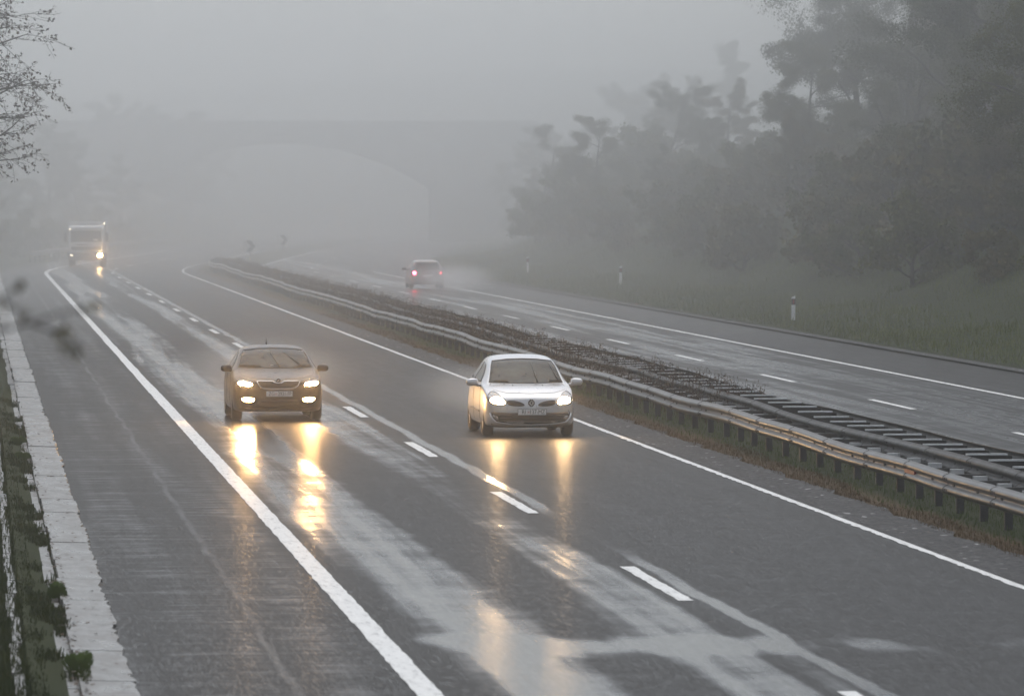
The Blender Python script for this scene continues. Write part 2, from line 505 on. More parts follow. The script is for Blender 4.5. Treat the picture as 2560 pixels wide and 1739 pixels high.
# ------------------------------------------------------------------ grass and weeds
def blades(name, pts, hmin, hmax, w, mat, rnd, lean=0.35, zf=None):
    n = len(pts)
    ang = rnd.rand(n) * 6.283; h = hmin + (hmax - hmin) * rnd.rand(n) ** 1.5
    base = np.array(pts)
    dx, dy = np.cos(ang) * w / 2, np.sin(ang) * w / 2
    la = rnd.rand(n) * 6.283; lx, ly = np.cos(la) * h * lean * rnd.rand(n), np.sin(la) * h * lean * rnd.rand(n)
    V = np.zeros((n, 4, 3))
    V[:, 0] = base + np.stack([-dx, -dy, 0 * dx], 1); V[:, 1] = base + np.stack([dx, dy, 0 * dx], 1)
    V[:, 2] = base + np.stack([lx + dx * .4, ly + dy * .4, h], 1); V[:, 3] = base + np.stack([lx - dx * .4, ly - dy * .4, h * 0.97], 1)
    F = np.arange(n * 4).reshape(n, 4)
    o = np_mesh(name, V.reshape(-1, 3), F, mat)
    tag(o, kind='stuff')
    return o

rg = np.random.RandomState(11)
def scatter(n, xa, xb, sa, sb, pw=1.6, f=None):
    out = []
    while len(out) < n:
        s = sa + (sb - sa) * rg.rand() ** pw; x = xa + (xb - xa) * rg.rand()
        if f and not f(x, s): continue
        out.append(P(x, s, terrain_z(x, s) - 0.01))
    return out
def brown(x, s): return x < 13.24 + 0.14 * math.sin(s * .21) + 0.10 * math.sin(s * .57)
blades('grass', scatter(42000, 13.0, 15.8, 52, 200, 2.0, lambda x, s: not brown(x, s)), 0.03, 0.10, 0.010, m_grass, rg)
blades('dry_grass', scatter(30000, 12.70, 13.8, 52, 220, 2.0, brown), 0.02, 0.08, 0.010, m_grass_dry, rg)
blades('verge_grass', scatter(60000, -1.0, 0.66, 45, 170, 1.9) + scatter(26000, 0.5, 0.97, 45, 130, 1.6, lambda x, s: rg.rand() < smooth(-0.3, 1.4, math.sin(s * .9 + 9 * x) + math.sin(s * .37 + 4 * x) + 0.8 * math.sin(s * 2.3 - 7 * x) - 3.0 * (x - 0.72))), 0.04, 0.15, 0.02, m_verge, rg)
blades('slope_grass', scatter(70000, 26.7, 36, 130, 400, 1.0), 0.06, 0.30, 0.02, m_slope, rg, 0.6)

def weeds(name, s_list, xa, xb, hmax, mat, dens, seed):
    """dry bushy weeds between the rails: stalks with small leaves"""
    rnd = np.random.RandomState(seed); V = []
    for (sa, sb) in s_list:
        for _ in range(int((sb - sa) * dens)):
            x, s = xa + (xb - xa) * rnd.rand(), sa + (sb - sa) * rnd.rand()
            h = hmax * (0.45 + 0.55 * rnd.rand()); b = np.array(P(x, s, terrain_z(x, s)))
            ln = (rnd.rand(2) - .5) * .5 * h
            for k in range(34):
                t = 0.25 + 0.75 * rnd.rand()
                c = b + np.array([ln[0] * t + (rnd.rand() - .5) * .16, ln[1] * t + (rnd.rand() - .5) * .3, h * t])
                a = rnd.randn(3); a /= np.linalg.norm(a); d = rnd.randn(3); d -= a * d.dot(a); d /= np.linalg.norm(d)
                q = 0.010 + .018 * rnd.rand()
                V += [c - a * q, c + d * q * .5, c + a * q, c - d * q * .5]
            top = b + np.array([ln[0], ln[1], h]); w = 0.006
            V += [b + (w, 0, 0), b - (w, 0, 0), top - (w * .4, 0, 0), top + (w * .4, 0, 0)]
    V = np.array(V); F = np.arange(len(V)).reshape(-1, 4)
    tag(np_mesh(name, V, F, mat), kind='stuff')
weeds('median_weeds', [(113, 350)], 13.95, 15.5, 0.80, m_leaf_dry, 24, 4)
weeds('roadside_weeds', [(52, 66)], 13.9, 15.2, 0.72, m_leaf_dry, 26, 6)

# ------------------------------------------------------------------ guard rails
PROF = [(0.0, 0.31), (0.0, 0.295), (0.055, 0.275), (0.08, 0.25), (0.08, 0.215), (0.05, 0.19), (0.005, 0.17), (0.005, 0.14), (0.05, 0.12), (0.08, 0.095), (0.08, 0.06), (0.055, 0.035), (0.0, 0.015), (0.0, 0.0)]
def rail_x(k, s): return wob(s, k * 4, 46, 0.055)
def rail_z(k, s): return wob(s, k * 4 + 10, 52, 0.022)
def rail_beam(xr, k, zb, a, b, face, mat, parent, seams=True):
    mb = MB(); ss = srange(a, b, 1.0); n = len(PROF); V, F = [], []
    for s in ss:
        for (d, z) in PROF:
            V.append(P(xr + rail_x(k, s) + face * d, s, zb + z + rail_z(k, s)))
    for i in range(len(ss) - 1):
        for j in range(n - 1):
            F.append((i * n + j, i * n + j + 1, (i + 1) * n + j + 1, (i + 1) * n + j))
    mb.add(V, F, 0, True)
    if seams:
        for s in srange(a + 1.5, b - 1, 4.0):
            V, F = [], []
            for q in (s, s + 0.035):
                for (d, z) in PROF:
                    V.append(P(xr + rail_x(k, q) + face * (d + 0.007), q, zb + z + rail_z(k, q) + 0.002))
            F = [(j, j + 1, n + j + 1, n + j) for j in range(n - 1)]
            mb.add(V, F, 1, True)
            for dz in (0.235, 0.08):
                for dq in (-0.14, -0.30):
                    mb.box(P(xr + rail_x(k, s) + face * 0.084, s + dq, zb + dz + rail_z(k, s)), (0.014, 0.06, 0.03), 1)
        for s in srange(a + 1.0, b - 1, 2.0):
            mb.box(P(xr + rail_x(k, s) + face * 0.012, s, zb + 0.155 + rail_z(k, s)), (0.016, 0.12, 0.034), 1)
    o = mb.build('rail_beam', [mat, m_seam], parent)
    sm = o.modifiers.new('thick', 'SOLIDIFY'); sm.thickness = 0.006; sm.offset = 0
    return o

def guard_rails():
    a, b = 40.0, 366.0
    ZB = 0.32
    t = empty('guard_rail', (0, 0, 0), 0, 'long wavy steel guard rail with dark posts in the grass beside the near carriageway', 'guard rail')
    rail_beam(13.58, 0, ZB, a, b, -1, m_steel, t)
    ss = srange(a + 1, b - 1, 2.0)
    near = [s for s in ss if s > 56]
    rest = MB()
    for i, s in enumerate(near):
        mb = MB() if i < 92 else rest
        x, z = 13.66 + rail_x(0, s), rail_z(0, s)
        r = Matrix.Rotation(0.02 * math.sin(s * 3.1), 3, 'Y')
        mb.box(P(x, s, 0.28 + z), (0.10, 0.012, 0.62), 0, r); mb.box(P(x - 0.05, s + 0.03, 0.28 + z), (0.008, 0.06, 0.62), 0, r); mb.box(P(x + 0.05, s + 0.03, 0.28 + z), (0.008, 0.06, 0.62), 0, r)
        if i < 92: mb.build('post', m_post, t)
    o = rest.build('far_post', m_post, t); o['kind'] = 'stuff'
    # dark distance bars between the near and the middle rail
    bars = [s for s in ss if 56 < s < 150]
    for s in bars:
        mb = MB(); mb.box(P(14.06, s + 0.9, 0.46 + rail_z(0, s)), (0.86, 0.05, 0.07)); mb.build('distance_bar', m_steel_dull, t)
    mb = MB()
    mb.box(P(13.56 + rail_x(0, 85.2), 85.2, ZB + 0.155 + rail_z(0, 85.2)), (0.06, 0.9, 0.06)); mb.build('red_reflector', m_red, t)
    t2 = empty('double_guard_rail', (0, 0, 0), 0, 'dark weathered twin guard rail with ladder bars on the far side of the reservation', 'guard rail')
    rail_beam(14.55, 1, ZB + 0.01, a, b, -1, m_steel_dull, t2)
    rail_beam(15.46, 2, ZB + 0.01, a, b, 1, m_steel_dull, t2, False)
    for s in [q for q in ss if 56 < q < 160]:
        z = rail_z(1, s)
        mb = MB(); mb.box(P(15.04, s, 0.615 + z), (0.62, 0.09, 0.025)); mb.box(P(15.0, s + 0.02, 0.54 + z), (0.86, 0.012, 0.12), 1)
        mb.build('ladder_bar', [m_steel_bright, m_steel_dull], t2)
        mb = MB(); mb.box(P(14.36, s + 0.6, 0.42 + z), (0.20, 0.10, 0.085)); mb.box(P(14.36, s + 0.53, 0.367 + z), (0.22, 0.16, 0.02))
        mb.build('spacer_block', m_steel_bright, t2)
    rest = MB()
    for i, s in enumerate([q for q in ss if q > 56]):
        mb = MB() if i < 50 else rest
        mb.box(P(14.66 + rail_x(1, s), s, 0.2), (0.08, 0.08, 0.5)); mb.box(P(15.34 + rail_x(2, s), s, 0.2), (0.08, 0.08, 0.5))
        if i < 50: mb.build('post', m_post, t2)
    o = rest.build('far_post', m_post, t2); o['kind'] = 'stuff'
    # rail on the outer shoulder, only seen beyond the bend
    t3 = empty('guard_rail', (0, 0, 0), 0, 'faint guard rail on the left shoulder where the road bends into the fog', 'guard rail')
    mb = MB(); n = len(PROF); V, F = [], []
    ss3 = srange(385, 520, 3)
    for s in ss3:
        for (d, z) in PROF: V.append(P(0.6 + d, s, 0.45 + z))
    for i in range(len(ss3) - 1):
        for j in range(n - 1): F.append((i * n + j, i * n + j + 1, (i + 1) * n + j + 1, (i + 1) * n + j))
    mb.add(V, F, 0, True); o = mb.build('rail_beam', m_steel, t3)
    for s in srange(386, 518, 4):
        mb = MB(); mb.box(P(0.55, s, 0.3), (0.1, 0.1, 0.75)); mb.build('post', m_post, t3)
guard_rails()

# delineator posts
def delineator(x, s, label, zg=None, h=1.0):
    p = P(x, s, terrain_z(x, s) - 0.03)
    t = empty('delineator_post', p, HD(s) * -1, label, 'roadside post', 'white roadside marker posts')
    t.scale = (0.85, 0.85, 0.85)
    mb = MB(); mb.box((0, 0, 0.33), (0.14, 0.10, 0.66)); mb.build('post', m_white, t)
    mb = MB(); mb.box((0, 0, 0.66 + 0.12), (0.14, 0.10, 0.24)); mb.box((0, -0.052, 0.78), (0.06, 0.006, 0.17), 1); mb.build('reflector_band', [m_black, m_red], t)
    mb = MB()
    mb.add([(-.07, -.05, .90), (.07, -.05, .90), (.07, .05, .90), (-.07, .05, .90), (-.07, -.05, .96), (.07, -.05, 1.02), (.07, .05, 1.02), (-.07, .05, .96)],
           [(3, 2, 1, 0), (4, 5, 6, 7), (0, 1, 5, 4), (1, 2, 6, 5), (2, 3, 7, 6), (3, 0, 4, 7)]); mb.build('cap', m_white, t)
delineator(27.75, 199, 'white roadside marker post with dark band, nearest and clearest one on the grass slope')
delineator(29.2, 266, 'hazy white marker post, second one along the grass slope behind the opposite road')
delineator(29.0, 309, 'faintest white marker post on the slope, nearest the car with red lights')
delineator(-0.6, 418, 'faint marker post at the left edge of the picture below the dark trees')

# chevron boards on the bend
def chevron(x, s, z, label):
    p = P(x, s, 0)
    t = empty('chevron_sign', p, 0, label, 'road sign', 'chevron boards on the bend')
    mb = MB(); mb.box((0, 0, z), (1.0, 0.03, 0.8)); mb.build('board', m_board, t)
    mb = MB(); mb.box((0, 0.05, z / 2), (0.07, 0.07, z)); mb.build('post', m_post, t)
    mb = MB()
    for sg in (1, -1):
        V = [(-0.30, -0.02, z), (0.02, -0.02, z), (-0.30, -0.02, z)]
        mb.add([(-0.28, -.02, z + sg * .38), (0.04, -.02, z + sg * .38), (0.34, -.02, z), (0.02, -.02, z)], [(0, 1, 2, 3)] if sg < 0 else [(3, 2, 1, 0)])
    mb.build('arrow', m_ink, t)
chevron(14.4, 398, 1.0, 'white chevron sign with a dark arrow, the nearer one at the end of the rail')
chevron(14.6, 446, 1.05, 'fainter chevron sign farther round the bend, left of the car with red lights')

# ------------------------------------------------------------------ bridge in the fog
def bridge():
    c = Vector(((-66 + 699 + 66) * 0 + 29.2, 560, 0))
    t = empty('arch_bridge', c, R(-2.5), 'pale grey concrete arch bridge almost lost in the fog across the whole road', 'bridge')
    half, spring, crown, deck = 14.0, 5.0, 9.3, 10.6
    arc = []
    rr = (half ** 2 + (crown - spring) ** 2) / (2 * (crown - spring)); a0 = math.asin(half / rr)
    for i in range(25):
        a = -a0 + 2 * a0 * i / 24
        arc.append((rr * math.sin(a), crown - rr + rr * math.cos(a)))
    mb = MB(); V, F = [], []
    for y in (-4.5, 4.5):
        for (x, z) in arc: V += [(x, y, z), (x, y, deck)]
    n = len(arc) * 2
    for i in range(len(arc) - 1):
        F += [(2 * i, 2 * i + 2, 2 * i + 3, 2 * i + 1), (n + 2 * i + 1, n + 2 * i + 3, n + 2 * i + 2, n + 2 * i), (2 * i, n + 2 * i, n + 2 * i + 2, 2 * i + 2), (2 * i + 1, 2 * i + 3, n + 2 * i + 3, n + 2 * i + 1)]
    mb.add(V, F); mb.build('arch', m_bridge, t)
    for sg in (-1, 1):
        mb = MB(); mb.box((19.0 if sg > 0 else -24.0, 0, 5.3), (9.99 if sg > 0 else 19.99, 9, 10.62)); mb.build('abutment', m_bridge, t)
        mb = MB(); mb.box((-5, sg * 4.4, 11.0), (58, 0.25, 0.78)); mb.build('parapet', m_bridge, t)
    mb = MB(); mb.box((-5, 0, deck + 0.15), (58, 8.4, 0.28)); mb.build('deck', m_bridge, t)
bridge()

# ------------------------------------------------------------------ trees
def leaf_cloud(rnd, centers, radii, n, size):
    k = len(centers); idx = rnd.randint(0, k, n)
    d = rnd.randn(n, 3); d /= np.linalg.norm(d, axis=1, keepdims=True)
    r = rnd.rand(n, 1) ** 0.6
    c = centers[idx] + d * r * radii[idx][:, None] * np.array([1, 1, 0.75])
    a = rnd.randn(n, 3); a /= np.linalg.norm(a, axis=1, keepdims=True)
    b = rnd.randn(n, 3); b -= a * (a * b).sum(1, keepdims=True); b /= np.linalg.norm(b, axis=1, keepdims=True)
    q = (size * (0.6 + 0.8 * rnd.rand(n, 1)))
    V = np.stack([c - a * q, c + b * q * .55, c + a * q, c - b * q * .55], 1)
    return V.reshape(-1, 3)

def branchy(rnd, H, spread, r0, levels=3, droop=0.0, first=0.25, nb=9):
    """trunk and limbs as tubes; returns the MB and the tips"""
    mb = MB(); tips = []
    def grow(p, d, L, r, lev):
        pts, rs = [p], [r]
        n = 5
        for i in range(n):
            d = (d + Vector(rnd.randn(3)) * 0.16 + Vector((0, 0, -droop if lev > 0 else 0.05))).normalized()
            p = p + d * (L / n); pts.append(p); rs.append(max(0.006, r * (1 - 0.8 * (i + 1) / n)))
        mb.tube(pts, rs, 6 if lev < 2 else 3)
        if lev >= levels:
            tips.extend([tuple(q) for q in pts[2:]]); return
        m = nb if lev == 0 else 5
        for j in range(m):
            t = first + (1 - first) * (j + 0.6 * rnd.rand()) / m if lev == 0 else 0.25 + 0.75 * (j + rnd.rand()) / m
            k = min(n - 1, int(t * n)); q = pts[k].lerp(pts[k + 1], t * n - k)
            az = rnd.rand() * 6.283 if lev == 0 else 0
            if lev == 0: nd = Vector((math.cos(az), math.sin(az), 0.35 + 0.6 * rnd.rand()))
            else: nd = d + Vector(rnd.randn(3)) * 0.65
            grow(q, nd.normalized(), (spread if lev == 0 else L * 0.55) * (0.65 + 0.6 * rnd.rand()) * (1 - 0.45 * t if lev == 0 else 1), max(0.008, rs[k] * 0.5), lev + 1)
        tips.append(tuple(pts[-1]))
    grow(Vector((0, 0, -0.2)), Vector((0, 0, 1)), H, r0, 0)
    return mb, np.array(tips)

def make_tree(name, seed, H, spread, leaf_n, leaf_s, mat, low=0.1):
    rnd = np.random.RandomState(seed)
    t = bpy.data.objects.new(name, None); C.objects.link(t)
    mb, tips = branchy(rnd, H * 0.85, spread, 0.03 * H * 0.5 + 0.05, 2, 0.02, low, 12)
    mb.build('trunk', m_bark, t)
    rad = (0.052 if H > 6 else 0.10) * H * (0.6 + 0.8 * rnd.rand(len(tips)))
    V = leaf_cloud(rnd, tips, rad, leaf_n, leaf_s)
    V = V[np.repeat(V.reshape(-1, 4, 3)[:, :, 2].min(1) > 0.02, 4)]
    np_mesh('crown', V, np.arange(len(V)).reshape(-1, 4), mat, t)
    return t

protos = [make_tree('broadleaf_tree', 21, 13, 4.2, 130000, 0.042, m_leaf_mid), make_tree('broadleaf_tree', 22, 15, 5.0, 150000, 0.042, m_leaf_dark),
          make_tree('broadleaf_tree', 23, 11, 4.0, 115000, 0.042, m_leaf_yel), make_tree('broadleaf_tree', 27, 14, 4.6, 130000, 0.042, m_leaf_dark)]
bushp = [make_tree('bush', 31, 3.2, 1.7, 9000, 0.08, m_leaf_mid, 0.02), make_tree('bush', 32, 2.6, 1.6, 9000, 0.08, m_leaf_yel, 0.02)]
used = set()
def place(proto, i, x, s, sc, rz, label, cat, group=None, dz=0):
    o = copy_tree(proto) if i in used else proto
    used.add(i)
    o.location = P(x, s, terrain_z(x, s) + dz - 0.1); o.rotation_euler = (0, 0, rz); o.scale = (sc, sc, sc * 1.0)
    for k in ('group',):
        if k in o: del o[k]
    tag(o, label, cat, group)
    return o

rt = random.Random(17)
# right slope: tall trees that run out of the top of the frame
big = [(45.5, 285, 1.25, 'tall hazy tree whose crown edge meets the pale sky at the frame top'), (50.5, 292, 1.3, None), (48.5, 268, 1.2, None), (42, 238, 1.0, None), (44.5, 252, 1.2, None),
       (38, 214, 1.0, None), (40, 226, 1.05, None), (36.5, 200, 0.95, None), (43, 208, 1.15, None), (50, 285, 1.3, None), (46, 232, 1.2, None),
       (39.8, 280, 0.62, None), (43.2, 288, 0.80, None), (38.2, 268, 0.46, None), (41.5, 262, 0.7, None)]
for i, (x, s, k, lab) in enumerate(big):
    place(protos[(i + 1) % 4], (i + 1) % 4, x, s, k, i * 1.3, lab or 'tall tree in the dark wood filling the right edge above the grass slope', 'tree', None if lab else 'tall trees of the wood at the right edge')
# farther trees, lower in the picture
for i, (x, s, k) in enumerate([(38, 286, .30), (41, 300, .28), (44.5, 312, .30), (37, 312, .30), (48, 300, .36), (42, 330, .30), (46, 335, .32), (52, 322, .38), (39.5, 345, .3), (56, 345, .4), (45, 285, .42), (50, 282, .5)]):
    place(protos[i % 4], i % 4, x, s, k, i * 1.1, 'young tree on the misty hillside between the tall wood and the low wood', 'tree', 'young trees in the dip of the hillside')
for i in range(15):
    s = 330 + i * 13.5 + rt.uniform(-5, 5); x = 32.5 + rt.uniform(0, 3) + (i % 3) * 5.5
    place(protos[i % 4], i % 4, x, s, rt.uniform(0.38, 0.56), rt.uniform(0, 6), 'fog-blurred tree in the low wood between the tall trees and the bridge', 'tree', 'low fog-blurred wood right of the bridge')
for i, (x, s, k) in enumerate([(34, 525, .72), (38.5, 540, .85), (44, 530, .9), (31.5, 545, .6), (49, 515, .8), (36, 500, .6)]):
    place(protos[i % 4], i % 4, x, s, k, i * 0.9, 'fog-blurred tree in the low wood between the tall trees and the bridge', 'tree', 'low fog-blurred wood right of the bridge')
for i in range(26):
    s = 165 + i * 9.5 + rt.uniform(-3, 3); x = 33.6 + rt.uniform(-0.8, 2.5) + max(0, (s - 330)) * 0.0
    place(bushp[i % 2], 10 + i % 2, x, s, rt.uniform(0.7, 1.35), rt.uniform(0, 6), 'rounded bush along the top of the grass slope under the wood', 'bush', 'bushes along the foot of the wood')
for i in range(64):
    s = 180 + i * 4.6 + rt.uniform(-4, 4); x = (36 if i % 2 else 39) + rt.uniform(0, 5 if i % 2 else (13 if s < 255 else 2))
    place(bushp[i % 2], 10 + i % 2, x, s, rt.uniform(1.3, 2.3) * (1 if s < 255 else 0.62), rt.uniform(0, 6), 'broad shrub of the undergrowth between the trees on the right hillside', 'bush', 'undergrowth on the right hillside')
for i in range(13):
    s = 352 + i * 15 + rt.uniform(-4, 4); x = -3.6 - rt.uniform(0, 3) - (i % 2) * 4
    place(protos[(i + 3) % 4], (i + 3) % 4, x, s, rt.uniform(0.45, 0.75), rt.uniform(0, 6), 'dark misty tree on the left verge behind the white truck', 'tree', 'misty trees behind the truck')
for i in range(9):
    s = 372 + i * 16; x = -1.6 - rt.uniform(0, 1.5)
    place(bushp[i % 2], 10 + i % 2, x, s, rt.uniform(0.7, 1.2), rt.uniform(0, 6), 'misty bush behind the faint rail on the left verge', 'bush', 'misty bushes left of the bend')
for i in range(10):
    s = 596 + i * 5; x = -6 + (i % 5) * 0 + rt.uniform(-6, 0) if i % 2 else 30 + rt.uniform(0, 8)
    place(protos[i % 4], i % 4, x, s, rt.uniform(0.6, 0.9), rt.uniform(0, 6), 'nearly vanished tree seen far off through the bridge arch', 'tree', 'trees beyond the bridge')

# the half bare tree at the left edge
def left_tree():
    rnd = np.random.RandomState(44)
    t = empty('sparse_tree', (-0.9, 190, 0.0), 0, 'half bare autumn tree with thin twigs and few leaves at the left edge', 'tree')
    t.scale = (1.28, 1.28, 1.24)
    mb = MB(); tips = []
    def grow(p, d, L, r, lev):
        pts, rs = [p], [r]; n = 6
        for i in range(n):
            d = (d + Vector(rnd.randn(3)) * 0.13 + Vector((0, 0, -0.02 if lev else 0.03))).normalized()
            p = p + d * (L / n); pts.append(p); rs.append(max(0.005, r * (1 - 0.8 * (i + 1) / n)))
        mb.tube(pts, rs, 6 if lev < 2 else 3)
        if lev == 3: tips.extend([tuple(q) for q in pts[2:]]); return
        for j in range(6 if lev == 1 else 5):
            t_ = 0.2 + 0.8 * (j + rnd.rand()) / 6; k = min(n - 1, int(t_ * n)); q = pts[k].lerp(pts[k + 1], t_ * n - k)
            grow(q, (d + Vector(rnd.randn(3)) * 0.55).normalized(), L * (0.42 if lev == 1 else 0.5) * (0.7 + 0.6 * rnd.rand()), max(0.006, rs[k] * 0.5), lev + 1)
    mb.tube([(0, 0, -.2), (.1, 0, 3), (-.1, .1, 6), (.1, 0, 9), (.2, .1, 11.5)], [.17, .14, .11, .07, .02], 8)
    for i in range(20):
        z = 3.9 + 6.2 * i / 20; az = rnd.uniform(-0.75, 0.75) if i % 4 else rnd.uniform(2.2, 4.0)
        grow(Vector((0, 0, z)), Vector((math.cos(az), math.sin(az), 0.22 if z > 4.6 else 0.05)).normalized(), rnd.uniform(1.9, 2.7) * (1.12 if 5 < z < 7 else 0.9), 0.05, 1)
    tips = np.array(tips)
    mb.build('trunk', m_bark, t)
    n = 3000
    idx = rnd.randint(0, len(tips), n)
    V = leaf_cloud(rnd, tips, np.full(len(tips), 0.12), n, 0.045)
    np_mesh('crown', V, np.arange(len(V)).reshape(-1, 4), m_leaf_dry, t)
left_tree()

# out of focus sapling close to the camera
def sapling():
    D = 15.0
    def q(px, py, d=D): return Vector(((px + 66) * d / 14760, d, 4.5 - (py - 486) * d / 14760))
    base = Vector((-0.85, D, terrain_z(-0.85, D) - 0.05))
    t = empty('sapling', base, 0, 'blurred leafy twig reaching in from the left edge close to the viewer', 'sapling')
    mb = MB()
    L = lambda p: p - base
    top = Vector((-0.62, D, 4.62))
    mb.tube([Vector((0, 0, 0)), Vector((0.08, 0.03, 0.8)), Vector((0.12, 0, 1.6)), L(top)], [0.03, 0.024, 0.017, 0.008], 7)
    twigs = [[Vector((-0.70, D, 4.02)), q(-200, 850), q(0, 826), q(75, 806), q(150, 783), q(215, 768), q(250, 755)],
             [Vector((-0.68, D, 4.15)), q(-150, 800), q(0, 748), q(30, 728), q(52, 700)],
             [q(75, 806), q(110, 820), q(150, 835), q(185, 868), q(188, 895)],
             [q(0, 748), q(40, 770), q(68, 790)],
             [q(-60, 835), q(-10, 870), q(20, 930), q(30, 980)]]
    for tw in twigs: mb.tube([L(p) for p in tw], [0.0055 - 0.0035 * i / (len(tw) - 1) for i in range(len(tw))], 5)
    mb.build('trunk', m_bark, t)
    rnd = np.random.RandomState(2)
    cl = [(208, 763, 9), (238, 762, 8), (228, 775, 5), (146, 830, 9), (165, 828, 8), (155, 843, 9), (176, 838, 6), (190, 865, 8), (190, 885, 5), (160, 870, 5), (68, 788, 6), (52, 702, 7), (48, 715, 5), (8, 760, 8), (12, 800, 6), (2, 740, 6), (25, 980, 5), (-40, 760, 14), (-60, 830, 14), (-90, 700, 12)]
    V = []
    for (px, py, n) in cl:
        c = np.array(L(q(px, py)))
        for _ in range(max(2, int(n * .6))):
            p = c + rnd.randn(3) * np.array([0.006, 0.02, 0.008]); a = rnd.randn(3) * np.array([.6, .6, 1]); a /= np.linalg.norm(a); b = rnd.randn(3); b -= a * a.dot(b); b /= np.linalg.norm(b)
            z = 0.011 + 0.006 * rnd.rand()
            V += [p - a * z, p + b * z * .5, p + a * z, p - b * z * .5]
    V = np.array(V); np_mesh('leaves', V, np.arange(len(V)).reshape(-1, 4), m_leaf_yel, t)
sapling()

# green tufts in the gutter
for (s, x, r, ry, lab) in [(107, 0.80, 0.17, 1.1, 'green weed tuft on the broken gutter slabs, the farther of the two'), (100.5, 0.82, 0.17, 1.0, 'green weed tuft on the broken gutter slabs, the nearer of the two'),
                           (56.0, 1.0, 0.17, 2.4, 'dark weed clump spilling over the gutter slab at the bottom left'), (66.5, 0.93, 0.12, 1.6, 'small weed clump by the brown leaves on the gutter slab edge')]:
    rnd = np.random.RandomState(int(s * 10)); n = 1500; V = []
    for _ in range(n):
        a = rnd.rand() * 6.283; q = rnd.rand() ** .6; k = 0.75 + 0.25 * math.sin(3 * a + s); d = np.array([math.cos(a) * r, math.sin(a) * ry, 0]) * q * k
        h = (0.02 + 0.09 * rnd.rand()) * (1.15 - q * q); w = 0.006; o = np.array([math.cos(a), math.sin(a), 0]) * h * .5
        V += [d + (w, 0, 0), d - (w, 0, 0), d + o + (-w * .3, 0, h), d + o + (w * .3, 0, h)]
    ob = np_mesh('weed_clump', np.array(V), np.arange(n * 4).reshape(-1, 4), m_grass); ob.location = P(x, s, 0.02)
    tag(ob, lab, 'weed', 'weed clumps in the gutter')
# brown leaves washed onto the slabs
V = []; rnd = np.random.RandomState(77)
for _ in range(420):
    s_ = 52 + 70 * rnd.rand() ** 1.6; x_ = (0.95 + 0.5 * rnd.rand()) if rnd.rand() < .35 else (0.88 + 0.16 * rnd.rand())
    c = np.array(P(x_, s_, 0.055)); a = rnd.rand() * 6.28; u = np.array([math.cos(a), math.sin(a), .15]) * (.02 + .03 * rnd.rand()); v = np.array([-math.sin(a), math.cos(a), .1]) * .02
    V += [c - u, c + v, c + u, c - v]
tag(np_mesh('fallen_leaves', np.array(V), np.arange(len(V)).reshape(-1, 4), m_leaf_dry), kind='stuff')

# ------------------------------------------------------------------ cars
def mono(x, xs, ys):
    """monotone cubic interpolation (no overshoot)"""
    xs = np.asarray(xs, float); ys = np.asarray(ys, float)
    h = np.diff(xs); dl = np.diff(ys, axis=0) / h[:, None]
    m = np.zeros_like(ys)
    m[0], m[-1] = dl[0], dl[-1]
    for i in range(1, len(xs) - 1):
        w1, w2 = 2 * h[i] + h[i - 1], h[i] + 2 * h[i - 1]
        ok = dl[i - 1] * dl[i] > 0
        m[i] = np.where(ok, (w1 + w2) / (w1 / np.where(ok, dl[i - 1], 1) + w2 / np.where(ok, dl[i], 1)), 0)
    out = []
    for q in np.atleast_1d(x):
        i = min(len(xs) - 2, max(0, np.searchsorted(xs, q) - 1)); t = (q - xs[i]) / h[i]
        out.append((2 * t**3 - 3 * t**2 + 1) * ys[i] + (t**3 - 2 * t**2 + t) * h[i] * m[i] + (-2 * t**3 + 3 * t**2) * ys[i + 1] + (t**3 - t**2) * h[i] * m[i + 1])
    return np.array(out)

def section(y, w, zb, zm, ws, zs, wt, ze, zt):
    return [(0, y, zb), (.7 * w, y, zb), (.95 * w, y, zb + .035), (.99 * w, y, .5 * (zb + zm)), (w, y, zm), (ws, y, zs),
            (ws + (wt - ws) * .5, y, zs + (ze - zs) * .54), (wt, y, ze), (.68 * wt, y, ze + (zt - ze) * .72), (0, y, zt)]

